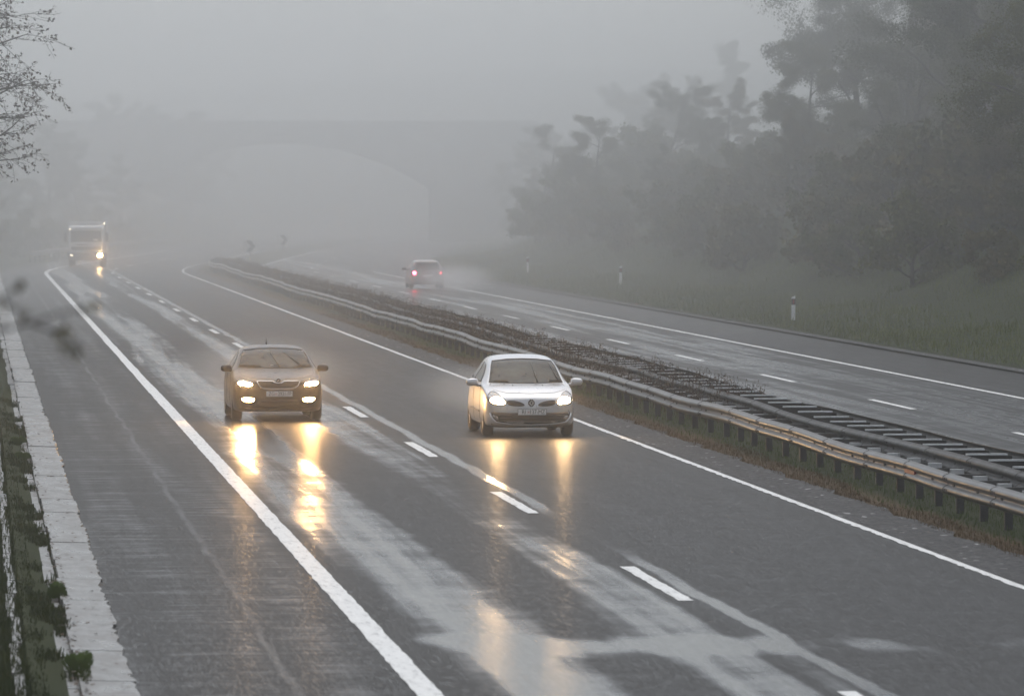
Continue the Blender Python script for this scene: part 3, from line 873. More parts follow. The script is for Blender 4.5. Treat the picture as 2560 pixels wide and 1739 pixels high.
def car_body(stations, mats, name, parent, wheels, wr, dark_mi=1):
    """lofted closed shell with wheel arches cut in"""
    raw = np.array([section(*s) for s in stations])             # (S, 10, 3)
    prof = []
    for r in raw:                                               # refine the profile
        prof.append(mono(np.linspace(0, 9, 46), np.arange(10), r[:, [0, 2]]))
    prof = np.array(prof); ys = np.array([s[0] for s in stations])
    yq = np.unique(np.concatenate([ys, np.interp(np.linspace(0, len(ys) - 1, 6 * len(ys)), np.arange(len(ys)), ys)]))
    S, K = len(ys), prof.shape[1]
    g = mono(yq, ys, prof.reshape(S, -1)).reshape(len(yq), K, 2)
    for _ in range(8):                                          # fair the surface along the car
        h = g.copy()
        for i in range(1, len(yq) - 1):
            t_ = (yq[i] - yq[i - 1]) / (yq[i + 1] - yq[i - 1])
            if yq[i] > 0.02 and yq[i] < yq[-1] - 0.02: h[i] = 0.5 * g[i] + 0.5 * (g[i - 1] * (1 - t_) + g[i + 1] * t_)
        g = h
    V, F = [], []
    for i, y in enumerate(yq):
        row = [(x, y, z) for x, z in g[i]] + [(-x, y, z) for x, z in g[i][-2:0:-1]]
        V += row
    n = 2 * K - 2
    for i in range(len(yq) - 1):
        for k in range(n):
            F.append((i * n + k, i * n + (k + 1) % n, (i + 1) * n + (k + 1) % n, (i + 1) * n + k))
    c0, c1 = len(V), len(V) + 1
    V += [tuple(np.mean(V[:n], axis=0)), tuple(np.mean(V[(len(yq) - 1) * n:len(yq) * n], axis=0))]
    for k in range(n):
        F.append((c0, (k + 1) % n, k)); b = (len(yq) - 1) * n; F.append((c1, b + k, b + (k + 1) % n))
    mb = MB(); mb.add(V, F, 0, True)
    o = mb.build(name, mats, parent)
    bm = bmesh.new(); bm.from_mesh(o.data); bmesh.ops.recalc_face_normals(bm, faces=bm.faces); bm.to_mesh(o.data); bm.free()
    cut = []
    for (wy, hw) in wheels:
        for sg in (-1, 1):
            m2 = MB()
            m2.lathe([(-0.15, 0.001), (-0.15, wr * 1.14), (0.25, wr * 1.14), (0.25, 0.001)], (sg * (hw - 0.12) if sg > 0 else -(hw + 0.02) - 0.0, wy, wr), 40, 0, False)
            co = m2.build('wheel_cutter', [mats[dark_mi]])
            b2 = bmesh.new(); b2.from_mesh(co.data); bmesh.ops.remove_doubles(b2, verts=b2.verts, dist=0.002); bmesh.ops.recalc_face_normals(b2, faces=b2.faces); b2.to_mesh(co.data); b2.free()
            md = o.modifiers.new('arch', 'BOOLEAN'); md.operation = 'DIFFERENCE'; md.object = co; md.solver = 'EXACT'; md.material_mode = 'TRANSFER'
            cut.append(co)
    dg = bpy.context.evaluated_depsgraph_get()
    me = bpy.data.meshes.new_from_object(o.evaluated_get(dg))
    o.modifiers.clear(); o.data = me
    for co in cut:
        d = co.data; bpy.data.objects.remove(co); bpy.data.meshes.remove(d)
    return o

class Skin:
    """lays panels, trims and lettering onto a car body, in the car's own coordinates"""
    def __init__(self, body):
        bm = bmesh.new(); bm.from_mesh(body.data); self.t = BVHTree.FromBMesh(bm); bm.free()
    def front(self, x, z, off=0.006, y0=-3, sg=1):
        h = self.t.ray_cast(Vector((x, y0, z)), Vector((0, sg, 0)))
        if h[0] is None:
            q = self.t.find_nearest(Vector((x, 0.4 if sg > 0 else -y0, z)))[0]
            return Vector((x, q.y - off * sg, z))
        return Vector((x, h[0].y - off * sg, z))
    def side(self, y, z, sg, off=0.006):
        h = self.t.ray_cast(Vector((sg * 3, y, z)), Vector((-sg, 0, 0)))
        if h[0] is None: q = self.t.find_nearest(Vector((sg * .8, y, z)))[0]; return Vector((q.x + sg * off, y, z))
        return Vector((h[0].x + sg * off, y, z))
    def patch(self, mb, poly, fn, off=0.006, step=0.05, thick=0.015, mi=0, sub=True, flip=False):
        P2 = [Vector(p) for p in poly]
        B = []
        for i, p in enumerate(P2):
            q = P2[(i + 1) % len(P2)]; n = max(1, int((q - p).length / step))
            for k in range(n): B.append(p.lerp(q, k / n))
        nb = len(B)
        x0, x1 = min(p.x for p in B), max(p.x for p in B); z0, z1 = min(p.y for p in B), max(p.y for p in B)
        pts = list(B)
        def inside(p):
            r = False
            for i in range(nb):
                a, b = B[i], B[(i + 1) % nb]
                if (a.y > p.y) != (b.y > p.y) and p.x < (b.x - a.x) * (p.y - a.y) / (b.y - a.y) + a.x: r = not r
            return r
        x = x0 + step * .5
        while x < x1:
            z = z0 + step * .5
            while z < z1:
                p = Vector((x, z))
                if inside(p) and min((p - b).length for b in B) > step * .45: pts.append(p)
                z += step
            x += step
        r = delaunay_2d_cdt(pts, [], [list(range(nb))], 1, 1e-5)
        V = [fn(v.x, v.y, off) for v in r[0]]; F = [tuple(f) for f in r[2]]
        W2 = [fn(v.x, v.y, off - thick) for v in r[0]]
        # rim so that the panel has an edge
        cnt = {}
        for f in F:
            for i in range(len(f)):
                e = (f[i], f[(i + 1) % len(f)]); cnt[tuple(sorted(e))] = cnt.get(tuple(sorted(e)), []) + [e]
        n = len(V); rim = [(e[0][0], n + e[0][0], n + e[0][1], e[0][1]) for e in cnt.values() if len(e) == 1]
        mb.add(V + W2, F + rim, mi, True)
    def trim(self, mb, poly, fn, r, closed=False, off=0.004, step=0.05, mi=0):
        P2 = [Vector(p) for p in poly]; B = []
        for i in range(len(P2) if closed else len(P2) - 1):
            p, q = P2[i], P2[(i + 1) % len(P2)]; n = max(1, int((q - p).length / step))
            for k in range(n): B.append(p.lerp(q, k / n))
        if not closed: B.append(P2[-1])
        mb.tube([fn(p.x, p.y, off) for p in B], r, 5, mi, True, closed)

def rnd_poly(poly, it=2):
    P2 = [Vector(p) for p in poly]
    for _ in range(it):
        Q = []
        for i, p in enumerate(P2):
            q = P2[(i + 1) % len(P2)]; Q += [p.lerp(q, 0.25), p.lerp(q, 0.75)]
        P2 = Q
    return [tuple(p) for p in P2]
def mir(poly): return [(-x, z) for x, z in poly][::-1]

def text_mesh(txt, size, mat, parent, loc, rot=(R(90), 0, 0), name='lettering', sx=1.0):
    cu = bpy.data.curves.new('text', 'FONT'); cu.body = txt; cu.size = size; cu.extrude = 0.002; cu.align_x = 'CENTER'; cu.align_y = 'CENTER'
    o = bpy.data.objects.new('text', cu); C.objects.link(o)
    dg = bpy.context.evaluated_depsgraph_get(); dg.update()
    me = bpy.data.meshes.new_from_object(o.evaluated_get(dg)); bpy.data.objects.remove(o)
    me.materials.clear(); me.materials.append(mat)
    q = bpy.data.objects.new(name, me); C.objects.link(q); q.parent = parent; q.location = loc; q.rotation_euler = rot; q.scale = (sx, 1, 1)
    return q

def wheel(parent, x, y, r, w, sg):
    mb = MB()
    mb.lathe([(-w / 2, r * .66), (-w / 2, r * .9), (-w / 2 + .025, r * .98), (-w * .2, r), (w * .2, r), (w / 2 - .025, r * .98), (w / 2, r * .9), (w / 2, r * .66)], (x, y, r), 32)
    t = mb.build('wheel', m_rubber, parent)
    rm = MB(); s = sg * (w / 2 - .02)
    rm.lathe([(s, r * .68), (s + sg * .012, r * .62), (s - sg * .03, r * .56), (s - sg * .05, 0.01)], (x, y, r), 32, 1)
    for k in range(5):
        a = 2 * math.pi * k / 5 + .3
        c = Vector((x + s - sg * .005, y + math.cos(a) * r * .33, r + math.sin(a) * r * .33))
        rm.box(c, (.03, .07, r * .6), 0, Matrix.Rotation(-a + math.pi / 2, 3, 'X'))
    rm.lathe([(s + sg * .01, .05), (s + sg * .012, .001)], (x, y, r), 16, 0)
    rm.build('rim', [m_rim, m_black], t)

def mirror(parent, mat, x, y, z, sg):
    mb = MB()
    rot = Matrix.Rotation(sg * -0.18, 3, 'Z') @ Matrix.Rotation(sg * 0.06, 3, 'Y')
    mb.blob((x, y, z), (0.115, 0.075, 0.070), 0, 2.8, 16, 10, rot)
    mb.tube([(x - sg * .22, y + .06, z - .07), (x - sg * .12, y + .03, z - .055), (x - sg * .05, y, z - .03)], [.034, .028, .04], 8)
    o = mb.build('mirror', mat, parent)
    g = MB(); g.blob((x - sg * .005, y + .062, z), (0.085, 0.02, 0.055), 0, 3, 12, 6, rot); g.build('mirror_glass', m_glass, o)

def seam(mb, sk, pts, fn, r=0.004): sk.trim(mb, pts, fn, r, False, 0.0015, 0.06)

def wipers(parent, sk, lines):
    for ln in lines:
        mb = MB(); a, b = Vector(ln[0]), Vector(ln[1])
        sk.trim(mb, [a, a.lerp(b, .55)], sk.front, 0.010, False, 0.035, 0.08)
        c, d = a.lerp(b, .25), b
        k = Vector((-(b - a).y, (b - a).x)).normalized() * 0.014
        sk.trim(mb, [c + k, d], sk.front, 0.009, False, 0.022, 0.08)
        mb.build('wiper', m_black, parent)

# ---- silver hatchback
def silver_hatchback():
    t = empty('silver_hatchback', (10.30, 109.0, 0.0), R(0.6), 'silver hatchback with lit headlights driving in the lane beside the grass strip', 'car')
    st = [(0.00, .40, .35, .48, .38, .57, .34, .63, .65), (0.03, .58, .27, .48, .56, .62, .48, .69, .71), (0.10, .71, .22, .48, .68, .67, .56, .745, .77), (0.22, .785, .19, .48, .755, .72, .62, .80, .825),
          (0.40, .832, .18, .49, .80, .79, .66, .855, .885), (0.65, .848, .18, .5, .82, .86, .685, .91, .935), (0.95, .853, .17, .52, .825, .905, .70, .950, .972), (1.08, .853, .17, .53, .825, .92, .685, 1.01, 1.04),
          (1.45, .853, .17, .54, .82, .935, .63, 1.225, 1.275), (1.85, .853, .17, .54, .82, .945, .588, 1.365, 1.425), (2.3, .853, .17, .54, .82, .955, .572, 1.412, 1.485), (3.0, .853, .17, .54, .815, .965, .555, 1.395, 1.470),
          (3.5, .85, .18, .54, .80, .97, .54, 1.30, 1.36), (3.78, .82, .2, .54, .77, .96, .53, 1.09, 1.13), (3.92, .77, .26, .52, .72, .88, .56, .92, .95), (3.99, .66, .36, .5, .62, .74, .5, .78, .80)]
    body = car_body(st, [m_silver, m_black], 'body', t, [(0.81, .853), (3.385, .853)], 0.31)
    sk = Skin(body); fr = sk.front
    for sg in (-1, 1):
        for wy in (0.81, 3.385): wheel(t, sg * .745, wy, 0.31, 0.195, sg)
        mirror(t, m_silver, sg * .985, 1.25, 0.985, sg)
        lampo = [(.455, .60), (.50, .69), (.62, .825), (.70, .845), (.765, .80), (.795, .72), (.775, .635), (.70, .605), (.60, .590)]
        bulb = [(.475, .610), (.515, .685), (.565, .735), (.68, .745), (.745, .705), (.745, .645), (.66, .612)]
        grl = [(.45, .595), (.462, .685), (.30, .678), (.17, .640), (.12, .60), (.135, .572), (.30, .568)]
        f = (lambda p: p) if sg > 0 else mir
        mb = MB(); sk.patch(mb, f(rnd_poly(lampo, 1)), fr, 0.006, 0.04); hl = mb.build('headlight', m_lampglass, t)
        mb = MB(); sk.patch(mb, f(rnd_poly(bulb, 2)), fr, 0.012, 0.03); mb.build('bulb', m_head_soft, hl)
        mb = MB(); sk.trim(mb, f(rnd_poly(lampo, 1)), fr, 0.005, True); mb.build('lamp_seal', m_black, hl)
        mb = MB(); sk.patch(mb, f(rnd_poly(grl, 2)), fr, 0.004, 0.04); mb.build('grille', m_black, t)
        mb = MB(); sk.patch(mb, f(rnd_poly([(.60, .305), (.70, .34), (.70, .40), (.62, .385)], 1)), fr, 0.01, 0.03); mb.build('fog_lamp', m_lampglass, t)
    low = [(-.735, .465), (-.735, .44), (-.70, .345), (-.63, .285), (-.36, .25), (0, .238), (.36, .25), (.63, .285), (.70, .345), (.735, .44), (.735, .465), (.4, .452), (0, .448), (-.4, .452)]
    mb = MB(); sk.patch(mb, low, fr, 0.004, 0.05)
    for z in (.30, .35, .40): sk.trim(mb, [(-.62, z), (.62, z)], fr, 0.008, False, 0.01, 0.06)
    mb.build('lower_grille', m_black, t)
    mb = MB(); sk.trim(mb, [(-.70, .20), (-.4, .185), (0, .18), (.4, .185), (.70, .20)], fr, 0.02, False, 0.0); mb.build('underside_lip', m_black, t)
    mb = MB(); sk.trim(mb, [(-.76, .44), (-.735, .36), (-.66, .275), (-.36, .232), (0, .218), (.36, .232), (.66, .275), (.735, .36), (.76, .44)], fr, 0.016, False, 0.002); mb.build('bumper_lip', m_silver, t)
    ws = [(-.69, .985), (-.665, 1.05), (-.60, 1.28), (-.555, 1.365), (-.3, 1.395), (0, 1.405), (.3, 1.395), (.555, 1.365), (.60, 1.28), (.665, 1.05), (.69, .985), (.35, .972), (0, .968), (-.35, .972)]
    mb = MB(); sk.patch(mb, ws, fr, 0.014, 0.045); w = mb.build('windscreen', m_glass, t)
    mb = MB(); sk.trim(mb, ws, fr, 0.011, True); mb.build('window_seal', m_black, w)
    wipers(t, sk, [((.22, .985), (.16, 1.33)), ((.63, .99), (.50, 1.33))])
    for sg in (-1, 1):
        fs = lambda y, z, off, sg=sg: sk.side(y, z, sg, off)
        mb = MB(); sk.patch(mb, [(1.40, .985), (1.62, 1.13), (1.95, 1.29), (2.35, 1.335), (2.42, 1.0)], fs, 0.012, 0.06)
        sk.patch(mb, [(2.50, 1.0), (2.44, 1.335), (2.9, 1.32), (3.22, 1.24), (3.36, 1.03)], fs, 0.012, 0.06); mb.build('side_window', m_glass, t)
        mb = MB()
        seam(mb, sk, [(1.18, .92), (1.16, .6), (1.25, .30), (2.35, .27), (2.44, .6), (2.44, .98)], fs)
        sk.trim(mb, [(1.22, .45), (3.0, .47)], fs, 0.016, False, 0.0, 0.1); mb.build('door', m_black, t)
    mb = MB(); seam(mb, sk, [(-.66, .972), (-.70, .93), (-.66, .862), (-.45, .815), (0, .80), (.45, .815), (.66, .862), (.70, .93), (.66, .972)], fr, 0.0045)
    for sg in (-1, 1): mb.blob((sg * .28, fr(sg * .28, .935).y, .938), (.014, .02, .008), 0)
    mb.build('bonnet_seam', m_seam, t)
    y = fr(0, .632, 0.012).y
    mb = MB(); Q = lambda w, h, yy: [(0, yy, .632 + h), (w, yy, .632 + h * .45), (w, yy, .632 - h * .45), (0, yy, .632 - h), (-w, yy, .632 - h * .45), (-w, yy, .632 + h * .45)]
    def prism(pts2, y0, y1, mi):
        V = [(x, y0, z) for x, z in pts2] + [(x, y1, z) for x, z in pts2]; n = len(pts2)
        mb.add(V, [tuple(range(n)), tuple(range(2 * n - 1, n - 1, -1))] + [(i, n + i, n + (i + 1) % n, (i + 1) % n) for i in range(n)], mi)
    hexa = lambda w, h: [(-w, -.3 * h), (-w, .3 * h), (-.35 * w, h), (.35 * w, h), (w, .3 * h), (w, -.3 * h), (.35 * w, -h), (-.35 * w, -h)]
    sh = lambda L: [(x, z + .632) for x, z in L]
    prism(sh(hexa(.062, .068)), y + .03, y - .002, 1)
    dia = lambda w, h: [(-w, 0), (0, h), (w, 0), (0, -h)]
    prism(sh(dia(.050, .064)), y + .02, y - .008, 0); prism(sh(dia(.018, .026)), y + .01, y - .012, 1)
    mb.build('badge', [m_chrome, m_ink], t)
    yp = fr(0, .46, 0.02).y
    mb = MB(); mb.box((.012, yp - .002, .465), (.535, .014, .118), 1); mb.box((.012, yp - .010, .465), (.520, .006, .106), 0); pl = mb.build('number_plate', [m_plate, m_ink], t)
    text_mesh('RI', .112, m_ink, pl, (-.145, yp - .014, .463), sx=.8); text_mesh('137-MZ', .112, m_ink, pl, (.105, yp - .014, .463), sx=.8)
    mb = MB()
    for i in range(3):
        for j in range(3): mb.box((-.066 + i * .012, yp - .014, .475 - j * .012), (.011, .002, .011), (i + j) % 2)
    mb.build('plate_crest', [m_red, m_plate], pl)
silver_hatchback()

# ---- dark saloon
def dark_saloon():
    t = empty('dark_saloon', (6.02, 117.0, 0.0), R(0.3), 'dark saloon with glaring headlights and fog lamps driving through spray in the left lane', 'car')
    st = [(0.00, .44, .36, .5, .42, .60, .38, .69, .71), (0.04, .63, .28, .5, .60, .67, .54, .77, .79), (0.12, .765, .22, .5, .735, .73, .63, .82, .845), (0.25, .84, .19, .5, .81, .79, .69, .862, .888),
          (0.45, .885, .18, .52, .85, .835, .73, .90, .93), (0.8, .903, .18, .54, .868, .895, .75, .955, .98), (1.13, .907, .17, .55, .872, .935, .755, .995, 1.02), (1.27, .907, .17, .55, .872, .945, .74, 1.05, 1.08),
          (1.7, .907, .17, .55, .87, .955, .675, 1.245, 1.295), (2.1, .907, .17, .55, .87, .965, .628, 1.355, 1.42), (2.6, .907, .17, .55, .868, .97, .605, 1.388, 1.465), (3.3, .905, .17, .55, .865, .98, .59, 1.36, 1.44),
          (3.9, .90, .18, .55, .855, .985, .575, 1.245, 1.305), (4.25, .88, .2, .55, .84, .985, .62, 1.07, 1.10), (4.55, .84, .27, .54, .79, .94, .67, .995, 1.01), (4.65, .74, .38, .52, .70, .82, .6, .87, .89)]
    body = car_body(st, [m_dark, m_black], 'body', t, [(0.89, .907), (3.57, .907)], 0.325)
    sk = Skin(body); fr = sk.front
    for sg in (-1, 1):
        for wy in (0.89, 3.57): wheel(t, sg * .79, wy, 0.325, 0.21, sg)
        mirror(t, m_dark, sg * .97, 1.42, 1.02, sg)
        f = (lambda p: p) if sg > 0 else mir
        lampo = [(.46, .695), (.52, .79), (.79, .835), (.825, .79), (.815, .72), (.66, .69)]
        bulb = [(.51, .705), (.545, .765), (.785, .79), (.80, .73), (.66, .70)]
        mb = MB(); sk.patch(mb, f(rnd_poly(lampo, 1)), fr, 0.006, 0.04); hl = mb.build('headlight', m_lampglass, t)
        mb = MB(); sk.patch(mb, f(rnd_poly(bulb, 2)), fr, 0.012, 0.03); mb.build('bulb', m_head, hl)
        fg = [(.475, .465), (.735, .472), (.705, .405), (.61, .378), (.49, .395)]
        mb = MB(); sk.patch(mb, f(rnd_poly(fg, 1)), fr, 0.008, 0.03); mb.build('fog_lamp', m_fog, t)
    half = [(0, .757), (.045, .757), (.085, .775), (.115, .797), (.43, .800), (.385, .70), (.30, .652), (.15, .645), (0, .645)]
    gr = half + [(-x, z) for x, z in half[-2:0:-1]]
    mb = MB(); sk.patch(mb, gr, fr, 0.004, 0.04)
    for k in range(-14, 15): 
        x = k * .026; sk.trim(mb, [(x, .655 + max(0, abs(x) - .30) * .8), (x, .75 if abs(x) < .06 else .785)], fr, 0.004, False, 0.008)
    g = mb.build('grille', m_black, t)
    mb = MB(); sk.trim(mb, gr, fr, 0.0085, True, 0.008); mb.build('chrome_surround', m_chrome, g)
    mb = MB(); sk.patch(mb, [(-.44, .28), (-.42, .42), (-.29, .425), (.29, .425), (.42, .42), (.44, .28), (0, .265)], fr, 0.004, 0.05)
    for z in (.31, .35, .39): sk.trim(mb, [(-.40, z), (.40, z)], fr, 0.007, False, 0.008)
    mb.build('lower_grille', m_black, t)
    mb = MB(); sk.trim(mb, [(-.66, .265), (-.5, .235), (0, .225), (.5, .235), (.66, .265)], fr, 0.013, False, 0.0); mb.build('bumper_lip', m_pale_glow, t)
    ws = [(-.735, 1.045), (-.70, 1.13), (-.655, 1.27), (-.60, 1.362), (-.3, 1.392), (0, 1.40), (.3, 1.392), (.60, 1.362), (.655, 1.27), (.70, 1.13), (.735, 1.045), (.4, 1.03), (0, 1.025), (-.4, 1.03)]
    mb = MB(); sk.patch(mb, ws, fr, 0.014, 0.045); w = mb.build('windscreen', m_glass, t)
    mb = MB(); sk.trim(mb, ws, fr, 0.012, True); mb.build('window_seal', m_black, w)
    mb = MB(); c = fr(-.06, 1.07, 0.006); mb.box(c, (.06, .004, .018)); mb.build('windscreen_sticker', m_white, w)
    wipers(t, sk, [((.10, 1.04), (-.06, 1.32)), ((.57, 1.045), (.20, 1.33))])
    for sg in (-1, 1):
        fs = lambda y, z, off, sg=sg: sk.side(y, z, sg, off)
        mb = MB(); sk.patch(mb, [(1.55, 1.0), (1.85, 1.17), (2.2, 1.30), (2.55, 1.335), (2.62, 1.01)], fs, 0.012, 0.06)
        sk.patch(mb, [(2.70, 1.01), (2.64, 1.335), (3.2, 1.315), (3.6, 1.24), (3.78, 1.04)], fs, 0.012, 0.06); mb.build('side_window', m_glass, t)
        mb = MB(); seam(mb, sk, [(1.30, .93), (1.28, .6), (1.36, .30), (2.56, .27), (2.65, .6), (2.65, 1.0)], fs); mb.build('door', m_black, t)
    mb = MB(); seam(mb, sk, [(-.74, 1.0), (-.745, .96), (-.70, .90), (-.45, .845), (-.13, .835)], fr, 0.0045); seam(mb, sk, [(.74, 1.0), (.745, .96), (.70, .90), (.45, .845), (.13, .835)], fr, 0.0045); mb.build('bonnet_seam', m_seam, t)
    y = fr(0, .80, 0.016).y
    mb = MB()
    ring = [(.046 * math.cos(a), y - .004, .805 + .046 * math.sin(a)) for a in np.linspace(0, 2 * math.pi, 25)[:-1]]
    mb.tube(ring, 0.006, 5, 0, True, True)
    mb.add([(.042 * math.cos(a), y, .805 + .042 * math.sin(a)) for a in np.linspace(0, 2 * math.pi, 25)[:-1]], [tuple(range(24))], 1)
    V = [(-.030, -.020), (-.004, -.014), (.030, .004), (.012, .008), (.022, .028), (-.004, .020), (-.018, .004), (-.034, -.004)]
    mb.add([(x, y - .006, .805 + z) for x, z in V], [tuple(range(len(V)))], 0)
    mb.build('badge', [m_chrome, m_ink], t)
    mb = MB(); mb.tube([(-.05, 3.45, 1.42), (-.05, 3.62, 1.56)], [.02, .006], 6); mb.build('roof_aerial', m_black, t)
    yp = fr(0, .545, 0.014).y
    mb = MB(); mb.box((.015, yp, .545), (.53, .014, .115), 1); mb.box((.015, yp - .008, .545), (.520, .006, .106), 0); pl = mb.build('number_plate', [m_plate, m_ink], t)
    text_mesh('ZG', .112, m_ink, pl, (-.140, yp - .012, .543), sx=.8); text_mesh('2931-FP', .112, m_ink, pl, (.12, yp - .012, .543), sx=.72)
    mb = MB()
    for i in range(3):
        for j in range(3): mb.box((-.064 + i * .010, yp - .012, .555 - j * .012), (.009, .002, .011), (i + j) % 2)
    mb.build('plate_crest', [m_red, m_plate], pl)
dark_saloon()

# ---- car driving away
def receding_car():
    t = empty('estate_car', (21.35, 278.0, 0.05), R(0.0), 'pale estate car with red tail lights driving away in its own spray', 'car')
    t.scale = (0.94, 0.95, 0.91)
    # local y grows away from the viewer: the tail is at y = 0
    st = [(0.00, .60, .36, .5, .58, .76, .54, .86, .88), (0.05, .72, .28, .52, .69, .90, .6, .96, .98), (0.14, .80, .24, .54, .76, .96, .575, 1.15, 1.19), (0.38, .85, .22, .55, .80, .97, .56, 1.40, 1.45),
          (0.8, .86, .2, .55, .815, .965, .57, 1.43, 1.495), (1.8, .87, .18, .55, .82, .955, .585, 1.43, 1.50), (2.4, .87, .18, .55, .82, .945, .60, 1.37, 1.43), (2.9, .87, .18, .55, .82, .93, .66, 1.13, 1.18),
          (3.2, .865, .18, .53, .81, .90, .70, .97, .99), (3.8, .83, .18, .5, .77, .82, .66, .87, .90), (4.1, .7, .24, .48, .66, .68, .52, .74, .76), (4.2, .45, .34, .48, .42, .58, .36, .64, .66)]
    body = car_body(st, [m_pale_glow, m_black], 'body', t, [(0.8, .87), (3.4, .87)], 0.31)
    sk = Skin(body); fr = sk.front
    for sg in (-1, 1):
        for wy in (0.8, 3.4): wheel(t, sg * .76, wy, 0.31, 0.2, sg)
        mirror(t, m_black, sg * .98, 2.75, 1.0, sg)
        f = (lambda p: p) if sg > 0 else mir
        mb = MB(); sk.patch(mb, f([(.60, .74), (.58, .88), (.70, .90), (.735, .80), (.72, .72)]), fr, 0.006, 0.04); tl = mb.build('tail_light', m_red, t)
        mb = MB(); c = fr(sg * .665, .81, 0.03)
        mb.blob(c, (.085 if sg < 0 else .045, .03, .085 if sg < 0 else .08), 0, 2); mb.build('bulb', m_tail if sg < 0 else m_tail_dim, tl)
        fs = lambda y, z, off, sg=sg: sk.side(y, z, sg, off)
        mb = MB(); sk.patch(mb, [(.45, 1.03), (.55, 1.30), (1.2, 1.37), (2.2, 1.34), (2.7, 1.0)], fs, 0.012, 0.08); mb.build('side_window', m_glass, t)
    mb = MB(); sk.patch(mb, [(-.60, 1.0), (-.53, 1.36), (0, 1.385), (.53, 1.36), (.60, 1.0), (0, .985)], fr, 0.004, 0.07); mb.build('rear_window', m_glass, t)
    mb = MB(); sk.patch(mb, [(-.66, .30), (-.68, .56), (.68, .56), (.66, .30)], fr, 0.012, 0.08); mb.build('bumper', m_truckdark, t)
    mb = MB(); mb.box(fr(0, .66, .01), (.52, .012, .11)); mb.build('number_plate', m_plate, t)
receding_car()

# ---- truck
def truck():
    px, py, _ = P(6.0, 372, 0)
    t = empty('white_truck', (6.95, 367.0, 0.0), R(-3.0), 'white box truck with one bright headlight coming out of the fog', 'truck')
    t.scale = (0.94, 0.94, 0.90)
    mb = MB()
    prof = [(0.0, .95), (0.02, 1.65), (0.10, 2.55), (0.30, 2.82), (1.7, 2.86), (1.7, .95)]
    for w in (1.17,):
        V = [(-w, y, z) for y, z in prof] + [(w, y, z) for y, z in prof]; n = len(prof)
        mb.add(V, [tuple(range(n)), tuple(range(2 * n - 1, n - 1, -1))] + [(i, n + i, n + (i + 1) % n, (i + 1) % n) for i in range(n)])
    cab = mb.build('cab', m_truck, t)
    bv = cab.modifiers.new('bevel', 'BEVEL'); bv.width = 0.09; bv.segments = 3
    mb = MB(); mb.add([(-1.02, -.004 + .03, 1.72), (1.02, .026, 1.72), (.99, .088, 2.48), (-.99, .088, 2.48), (-1.02, .05, 1.72), (1.02, .05, 1.72), (.99, .12, 2.48), (-.99, .12, 2.48)],
                      [(0, 1, 2, 3), (0, 4, 5, 1), (1, 5, 6, 2), (2, 6, 7, 3), (3, 7, 4, 0)]); w = mb.build('windscreen', m_glass, cab)
    mb = MB(); mb.box((.62, .035, 1.86), (.30, .012, .12)); mb.build('cab_sign', m_white, w)
    mb = MB(); mb.box((0, -.02, 2.62), (2.06, .26, .15)); mb.build('sun_visor', m_truck, cab)
    mb = MB(); mb.box((0, -.012, 1.27), (1.95, .05, .24))
    for k in range(4): mb.box((0, -.045, 1.18 + k * .06), (1.9, .03, .02))
    mb.build('grille', m_truckdark, cab)
    mb = MB(); mb.box((-.25, -.012, 1.52), (.75, .03, .08)); mb.build('name_strip', m_truckdark, cab)
    mb = MB(); mb.box((0, -.03, .70), (2.36, .30, .52)); b = mb.build('bumper', m_truckdark, t)
    bv = b.modifiers.new('bevel', 'BEVEL'); bv.width = 0.05; bv.segments = 2
    for sg in (-1, 1):
        mb = MB(); mb.box((sg * .92, -.19, .80), (.34, .05, .20)); hl = mb.build('headlight', m_lampglass, t)
        if sg > 0:
            mb = MB(); mb.blob((.92, -.22, .80), (.15, .05, .11), 0, 2.2); mb.build('bulb', m_truckhead, hl)
        else:
            mb = MB(); mb.blob((-.99, -.215, .82), (.035, .02, .035), 0, 2); mb.blob((-.90, -.215, .77), (.03, .02, .03), 0, 2); mb.build('bulb', m_marker, hl)
        mb = MB(); mb.box((sg * 1.36, .06, 2.05), (.20, .12, .62)); mb.tube([(sg * 1.16, .12, 2.42), (sg * 1.36, .08, 2.30)], .02, 5); mb.tube([(sg * 1.16, .12, 1.70), (sg * 1.36, .08, 1.80)], .02, 5); mb.build('mirror', m_black, t)
        mb = MB(); mb.blob((-1.04, -.14, 2.60), (.035, .02, .035), 0, 2) if sg < 0 else mb.blob((1.14, 1.86, 2.96), (.035, .03, .035), 0, 2); mb.build('marker_lamp', m_marker, t)
        for wy in (1.1, 5.6): wheel(t, sg * 1.03, wy, 0.48, 0.27, sg)
        mb = MB(); sk = None; mb.box((sg * 1.172, .95, 2.08), (.012, .85, .68)); mb.build('side_window', m_glass, cab)
    mb = MB(); mb.box((0, 4.9, 2.0), (2.48, 6.0, 2.1)); o = mb.build('cargo_box', m_truckbox, t)
    mb = MB(); mb.box((0, 4.4, .72), (1.0, 7.2, .34)); mb.build('chassis', m_truckdark, t)
truck()

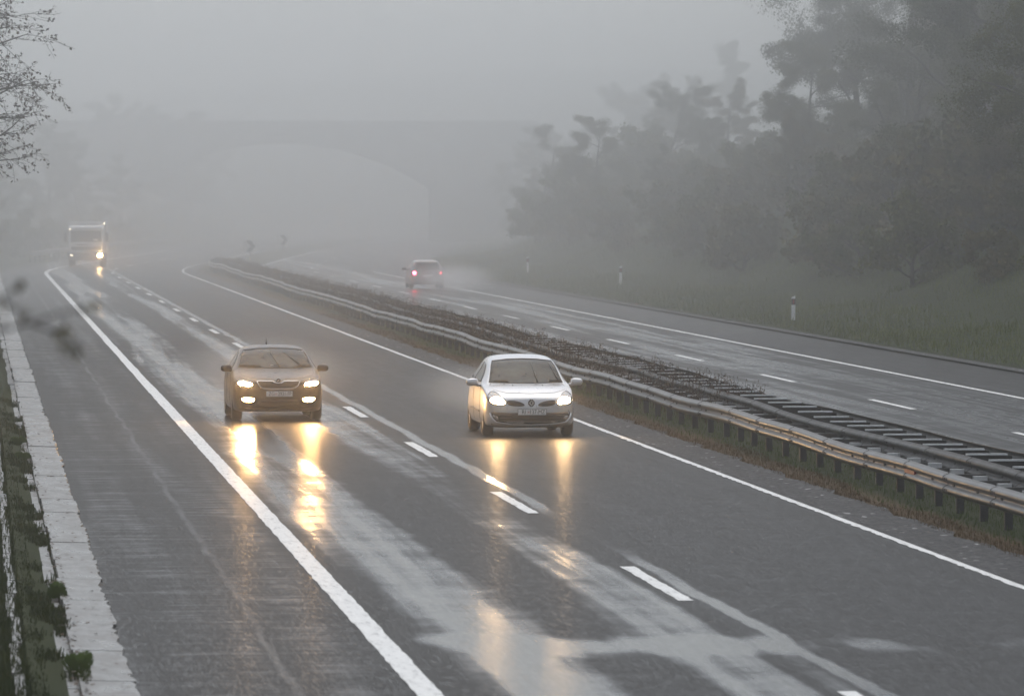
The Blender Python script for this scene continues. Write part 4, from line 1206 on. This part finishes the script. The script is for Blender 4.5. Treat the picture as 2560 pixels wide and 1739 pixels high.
# ------------------------------------------------------------------ haze and spray
def volume_box(name, lo, hi, density, col, ani=0.0, soft=False, noise=0.0):
    mb = MB(); c = [(a + b) / 2 for a, b in zip(lo, hi)]; d = [b - a for a, b in zip(lo, hi)]
    t = bpy.data.materials.new(name); t.use_nodes = True; n = t.node_tree; n.nodes.remove(n.nodes['Principled BSDF'])
    pv = n.nodes.new('ShaderNodeVolumePrincipled'); n.links.new(pv.outputs[0], n.nodes['Material Output'].inputs['Volume'])
    pv.inputs['Color'].default_value = (*col, 1); pv.inputs['Density'].default_value = density; pv.inputs['Anisotropy'].default_value = ani
    if soft:
        mb.blob((0, 0, 0), [q / 2 for q in d], 0, 2.0, 20, 12)
        tc = n.nodes.new('ShaderNodeTexCoord'); vm = n.nodes.new('ShaderNodeVectorMath'); vm.operation = 'DIVIDE'; vm.inputs[1].default_value = [q / 2 for q in d]
        ln = n.nodes.new('ShaderNodeVectorMath'); ln.operation = 'LENGTH'
        n.links.new(tc.outputs['Object'], vm.inputs[0]); n.links.new(vm.outputs[0], ln.inputs[0])
        mr = n.nodes.new('ShaderNodeMapRange'); mr.interpolation_type = 'SMOOTHSTEP'
        n.links.new(ln.outputs['Value'], mr.inputs[0]); mr.inputs[1].default_value = 1.0; mr.inputs[2].default_value = 0.1; mr.inputs[3].default_value = 0; mr.inputs[4].default_value = density
        ns = n.nodes.new('ShaderNodeTexNoise'); n.links.new(tc.outputs['Object'], ns.inputs['Vector']); ns.inputs['Scale'].default_value = 1.1; ns.inputs['Detail'].default_value = 2
        m2 = n.nodes.new('ShaderNodeMapRange'); n.links.new(ns.outputs['Fac'], m2.inputs[0]); m2.inputs[1].default_value = 0.35; m2.inputs[2].default_value = 0.7; m2.inputs[3].default_value = 0.25; m2.inputs[4].default_value = 1.5
        mu = n.nodes.new('ShaderNodeMath'); mu.operation = 'MULTIPLY'; n.links.new(mr.outputs[0], mu.inputs[0]); n.links.new(m2.outputs[0], mu.inputs[1]); n.links.new(mu.outputs[0], pv.inputs['Density'])
    else:
        mb.box((0, 0, 0), d)
    o = mb.build(name, t); o.location = c
    tag(o, kind='stuff')
    return o

volume_box('haze', (-270, -95, -1.2), (330, 1010, 30), HAZE_DENSITY, (0.985, 0.988, 0.992), 0.86)
volume_box('fog_bank', (-268, 172, -1.1), (328, 1008, 26), 0.0044, (0.93, 0.93, 0.93), 0.86)    # the fog thickens from the bend on
SPRAY = True
if SPRAY:
    volume_box('wheel_spray', (3.7, 115.2, 0.01), (8.3, 134, 1.65), 0.075, (0.985, 0.985, 0.985), 0.75, True)
    volume_box('wheel_spray', (8.4, 110.5, 0.01), (12.0, 122, 1.3), 0.14, (0.985, 0.985, 0.985), 0.75, True)
    volume_box('wheel_spray', (19.0, 250, 0.01), (23.6, 277, 1.6), 0.12, (0.985, 0.985, 0.985), 0.75, True)
